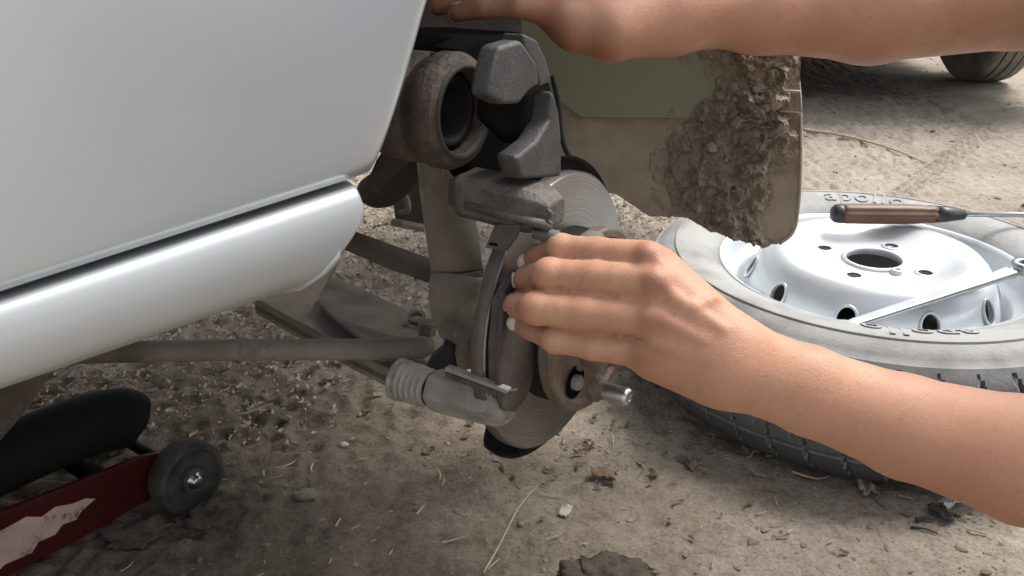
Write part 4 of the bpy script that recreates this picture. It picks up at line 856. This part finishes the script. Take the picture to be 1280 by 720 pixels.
# ---- trunk, head, legs
NK, PE = V3(.70, .47, .52), V3(1.02, .28, .17)
fwd = unit(V3(-.85, .5, 0)); lat = unit(SHR - SHL)
trunk = [(SHL, NK + V3(.03, -.03, -.02), .055, .06), (SHR, NK + V3(.03, .03, -.02), .055, .06), (NK * .8 + PE * .2 - lat * .07, NK * .4 + PE * .6 - lat * .05, .085, .085), (NK * .8 + PE * .2 + lat * .07, NK * .4 + PE * .6 + lat * .05, .085, .085),
         (NK * .4 + PE * .6, PE, .11, .12), (NK, V3(.655, .51, .60), .052, .05)]
HLp, HRp = V3(.98, .20, .16), V3(1.04, .40, .17); KL, KR = V3(.62, .06, .33), V3(.84, .70, .37); AL, AR = V3(.88, -.02, .075), V3(1.02, .62, .075)
for h_, k_, a_ in ((HLp, KL, AL), (HRp, KR, AR)):
    trunk += [(PE, h_, .10, .088), (h_, k_, .085, .058), (k_, (k_ + a_) / 2 + V3(.02, 0, -.01), .054, .052), ((k_ + a_) / 2 + V3(.02, 0, -.01), a_, .052, .036)]
    toe = a_ + unit(k_ * V3(1, 1, 0) - a_ * V3(1, 1, 0)) * .17; toe[2] = .034
    trunk += [(a_ - V3(0, 0, .03), toe, .036, .024)]
HC = V3(.600, .555, .675); lt = unit(V3(fwd[1], -fwd[0], 0)); fu = unit(fwd * .8 - Z * .6); hup = unit(np.cross(lt, fu)); hup = hup if hup[2] > 0 else -hup
head = [(HC + hup * .035 - fu * .02, HC + hup * .02 + fu * .02, .080, .078), (HC - hup * .02 + fu * .02, HC - hup * .075 + fu * .05, .064, .040), (HC - hup * .075 + fu * .05 - lt * .02, HC - hup * .075 + fu * .05 + lt * .02, .028, .028),
        (HC + fu * .088, HC - hup * .035 + fu * .108, .008, .014), (HC - hup * .06 + fu * .085 - lt * .018, HC - hup * .06 + fu * .085 + lt * .018, .009, .009), (HC + hup * .02 + fu * .085 - lt * .04, HC + hup * .02 + fu * .085 + lt * .04, .012, .012),
        (V3(.655, .51, .60), HC - hup * .03, .05, .055)]
head += [(HC + s * lt * .080 + hup * .015 - fu * .005, HC + s * lt * .078 - hup * .03 - fu * .005, .013, .009) for s in (-1, 1)]
gtrunk, ghead = Group(trunk, .04), Group(head, .014)
def region(p, g, pad):
    a = np.array([x for q in g.prims for x in (q[0], q[1])]); r = max(max(q[2], q[3]) for q in g.prims) + pad
    return ((p > a.min(0) - r) & (p < a.max(0) + r)).all(1)
def body_sdf(p):
    d = np.full(len(p), 1.0)
    def add(g, k, pad=.03):
        m_ = region(p, g, pad)
        if m_.any(): d[m_] = smin(d[m_], g.sdf(p[m_]), k)
    for g in handL: add(g, .0007)
    pal = np.full(len(p), 1.0)
    for g, k in ((gpalm, .001), (garmL, .010), (gtend, .005)):
        m_ = region(p, g, .03)
        if m_.any(): pal[m_] = smin(pal[m_], g.sdf(p[m_]), k)
    d = smin(d, pal, .0045)
    d2 = np.full(len(p), 1.0)
    for g in handR:
        m_ = region(p, g, .03)
        if m_.any(): d2[m_] = smin(d2[m_], g.sdf(p[m_]), .0015)
    for g, k in ((gpalmR, .008), (garmR, .018)):
        m_ = region(p, g, .03)
        if m_.any(): d2[m_] = smin(d2[m_], g.sdf(p[m_]), k)
    d = np.minimum(d, d2)
    d3 = np.full(len(p), 1.0)
    for g, k in ((gtrunk, .03), (ghead, .02)):
        m_ = region(p, g, .05)
        if m_.any(): d3[m_] = smin(d3[m_], g.sdf(p[m_]), k)
    return smin(d, d3, .03)
def cap_mesh(a, b, ra, rb, seg=12):
    x, y, ax = frame(b - a); t = np.linspace(0, 2 * np.pi, seg, endpoint=False); rings = []
    for q in np.linspace(-np.pi / 2 * .95, 0, 4): rings.append((a + ax * ra * np.sin(q), ra * np.cos(q)))
    for q in np.linspace(0, np.pi / 2 * .95, 4): rings.append((b + ax * rb * np.sin(q), rb * np.cos(q)))
    return loft([c + r * (np.cos(t)[:, None] * x + np.sin(t)[:, None] * y) for c, r in rings])
def voxel_union(prims, vox):
    V, F = merge([cap_mesh(*q) for q in prims]); me = bpy.data.meshes.new('tmp'); me.from_pydata(V.tolist(), [], F)
    bm = bmesh.new(); bm.from_mesh(me); bmesh.ops.recalc_face_normals(bm, faces=bm.faces); bm.to_mesh(me); bm.free()
    o = bpy.data.objects.new('tmp', me); col.objects.link(o); m = o.modifiers.new('r', 'REMESH'); m.mode = 'VOXEL'; m.voxel_size = vox; sm_ = o.modifiers.new('s', 'SMOOTH'); sm_.factor = .5; sm_.iterations = 6
    bpy.context.view_layer.update(); r = bpy.data.meshes.new_from_object(o.evaluated_get(bpy.context.evaluated_depsgraph_get())); bpy.data.objects.remove(o); return r
def project(me, sdf, it=6, lim=.0025, off=0.0):
    n = len(me.vertices); co = np.empty(n * 3); me.vertices.foreach_get('co', co); co = co.reshape(-1, 3)
    for i in range(it):
        no = np.empty(n * 3, np.float32); me.vertices.foreach_get('normal', no); no = no.reshape(-1, 3)
        d = np.clip(sdf(co) - off, -lim, lim); co = co - no * d[:, None] * .85
        me.vertices.foreach_set('co', co.ravel()); me.update()
    return co
allp = [q for g in handL + handR + [gpalm, gtend, garmL, gpalmR, garmR, gtrunk, ghead] for q in g.prims]
bmesh_ = voxel_union([q for q in allp if max(q[2], q[3]) > .005], .0020)
co = project(bmesh_, body_sdf, 6)
fl_ = np.zeros(len(co))
for c, r in flush_pts:
    dd = np.linalg.norm(co - c, axis=1); fl_ = np.maximum(fl_, np.exp(-(dd / (r * 1.15)) ** 2) * .75)
nail_ = thing('person', 'person squatting by the car, both bare forearms reaching in to fit the brake pad', 'person', tuple(V3(PE[0], PE[1], 0)))
person = nail_
me = bmesh_; c0_ = co.mean(0); me.vertices.foreach_set('co', (co - c0_).ravel()); me.update()
at_ = me.attributes.new('flush', 'FLOAT', 'POINT'); at_.data.foreach_set('value', fl_.astype(np.float32))
me.polygons.foreach_set('use_smooth', [True] * len(me.polygons)); me.materials.clear(); me.materials.append(M['skin'])
bo = bpy.data.objects.new('body', me); col.objects.link(bo); bo.location = c0_; WL[bo.name] = c0_; adopt(bo, person)
m = bo.modifiers.new('sm', 'SMOOTH'); m.factor = .5; m.iterations = 2
for c, t, dors, r in nails:
    sd2 = np.cross(dors, t); ns = 9; Vn = []
    for i in range(ns):
        for j in range(ns):
            a, b = -1 + 2 * i / (ns - 1), -1 + 2 * j / (ns - 1); q = math.sqrt(max(0, 1 - .5 * b * b)); pq = math.sqrt(max(0, 1 - .5 * a * a))
            x, y = a * q, b * pq
            Vn.append(c + t * x * r * .82 + sd2 * y * r * .68 + dors * (.0011 - .16 * r * y * y * 1.6 - .10 * r * x * x))
    no_ = build('fingernail', Vn, grid_faces(ns, ns), M['nail'], bo, smooth=True); m = no_.modifiers.new('t', 'SOLIDIFY'); m.thickness = .0007; m.offset = 0
def garment(name, prims, infl, mat, vox=.012, k=.03):
    pr = [(a, b, ra + infl, rb + infl) for a, b, ra, rb in prims]; g = Group(pr, k); mm = voxel_union(pr, vox); cc_ = project(mm, g.sdf, 4, .01)
    o = build(name, cc_, [list(p_.vertices) for p_ in mm.polygons], mat, person, smooth=True); return o
garment('shirt', trunk[:6][:5] + [(SHL, (EL + SHL * 1.2) / 2.2, .052, .050), (SHR, (ER + SHR * 1.2) / 2.2, .054, .052)], .012, M['shirt'])
garment('trousers', [q for i, q in enumerate(trunk[6:]) if i % 5 != 4] + [(PE + V3(-.02, .02, .05), PE, .105, .12)], .014, M['trouser'])
garment('hair', [(HC + hup * .045 - fu * .03, HC + hup * .05 + fu * .015, .082, .076), (HC - hup * .01 - fu * .045, HC + hup * .03 - fu * .04, .062, .075)], .003, M['hair'], .006, .02)
for a_, k_ in ((AL, KL), (AR, KR)):
    f_ = unit(k_ * V3(1, 1, 0) - a_ * V3(1, 1, 0)); s_ = V3(-f_[1], f_[0], 0); b_ = V3(a_[0], a_[1], .004)
    so_ = build('sandal', *prism([b_ + f_ * x + s_ * y for x, y in ((-.05, -.03), (.02, -.033), (.12, -.042), (.19, -.035), (.215, 0), (.19, .035), (.12, .042), (.02, .033), (-.05, .03), (-.06, 0))], Z * .014), M['sandal'], person, bevel=.003)

for s in (-1, 1):
    e0 = HC + s * lt * .031 + fu * .078 - hup * .002
    ey = build('eye', *lathe([(.0, .0118), (.005, .0108), (.009, .007), (.0115, .0), (.009, -.007), (.0, -.0115)], e0, fu, 20), M['white_stone'], bo, smooth=True)
    build('iris', *lathe([(.0, .0124), (.003, .0120), (.0052, .0109), (.0050, .0100)], e0, fu, 16), M['hair'], bo, smooth=True)
    build('eyebrow', *tube(spline([e0 + s * lt * -.014 + hup * .018 + fu * .012, e0 + hup * .023 + fu * .013, e0 + s * lt * .018 + hup * .017 + fu * .004], 5), .003, 8), M['hair'], bo, smooth=True)
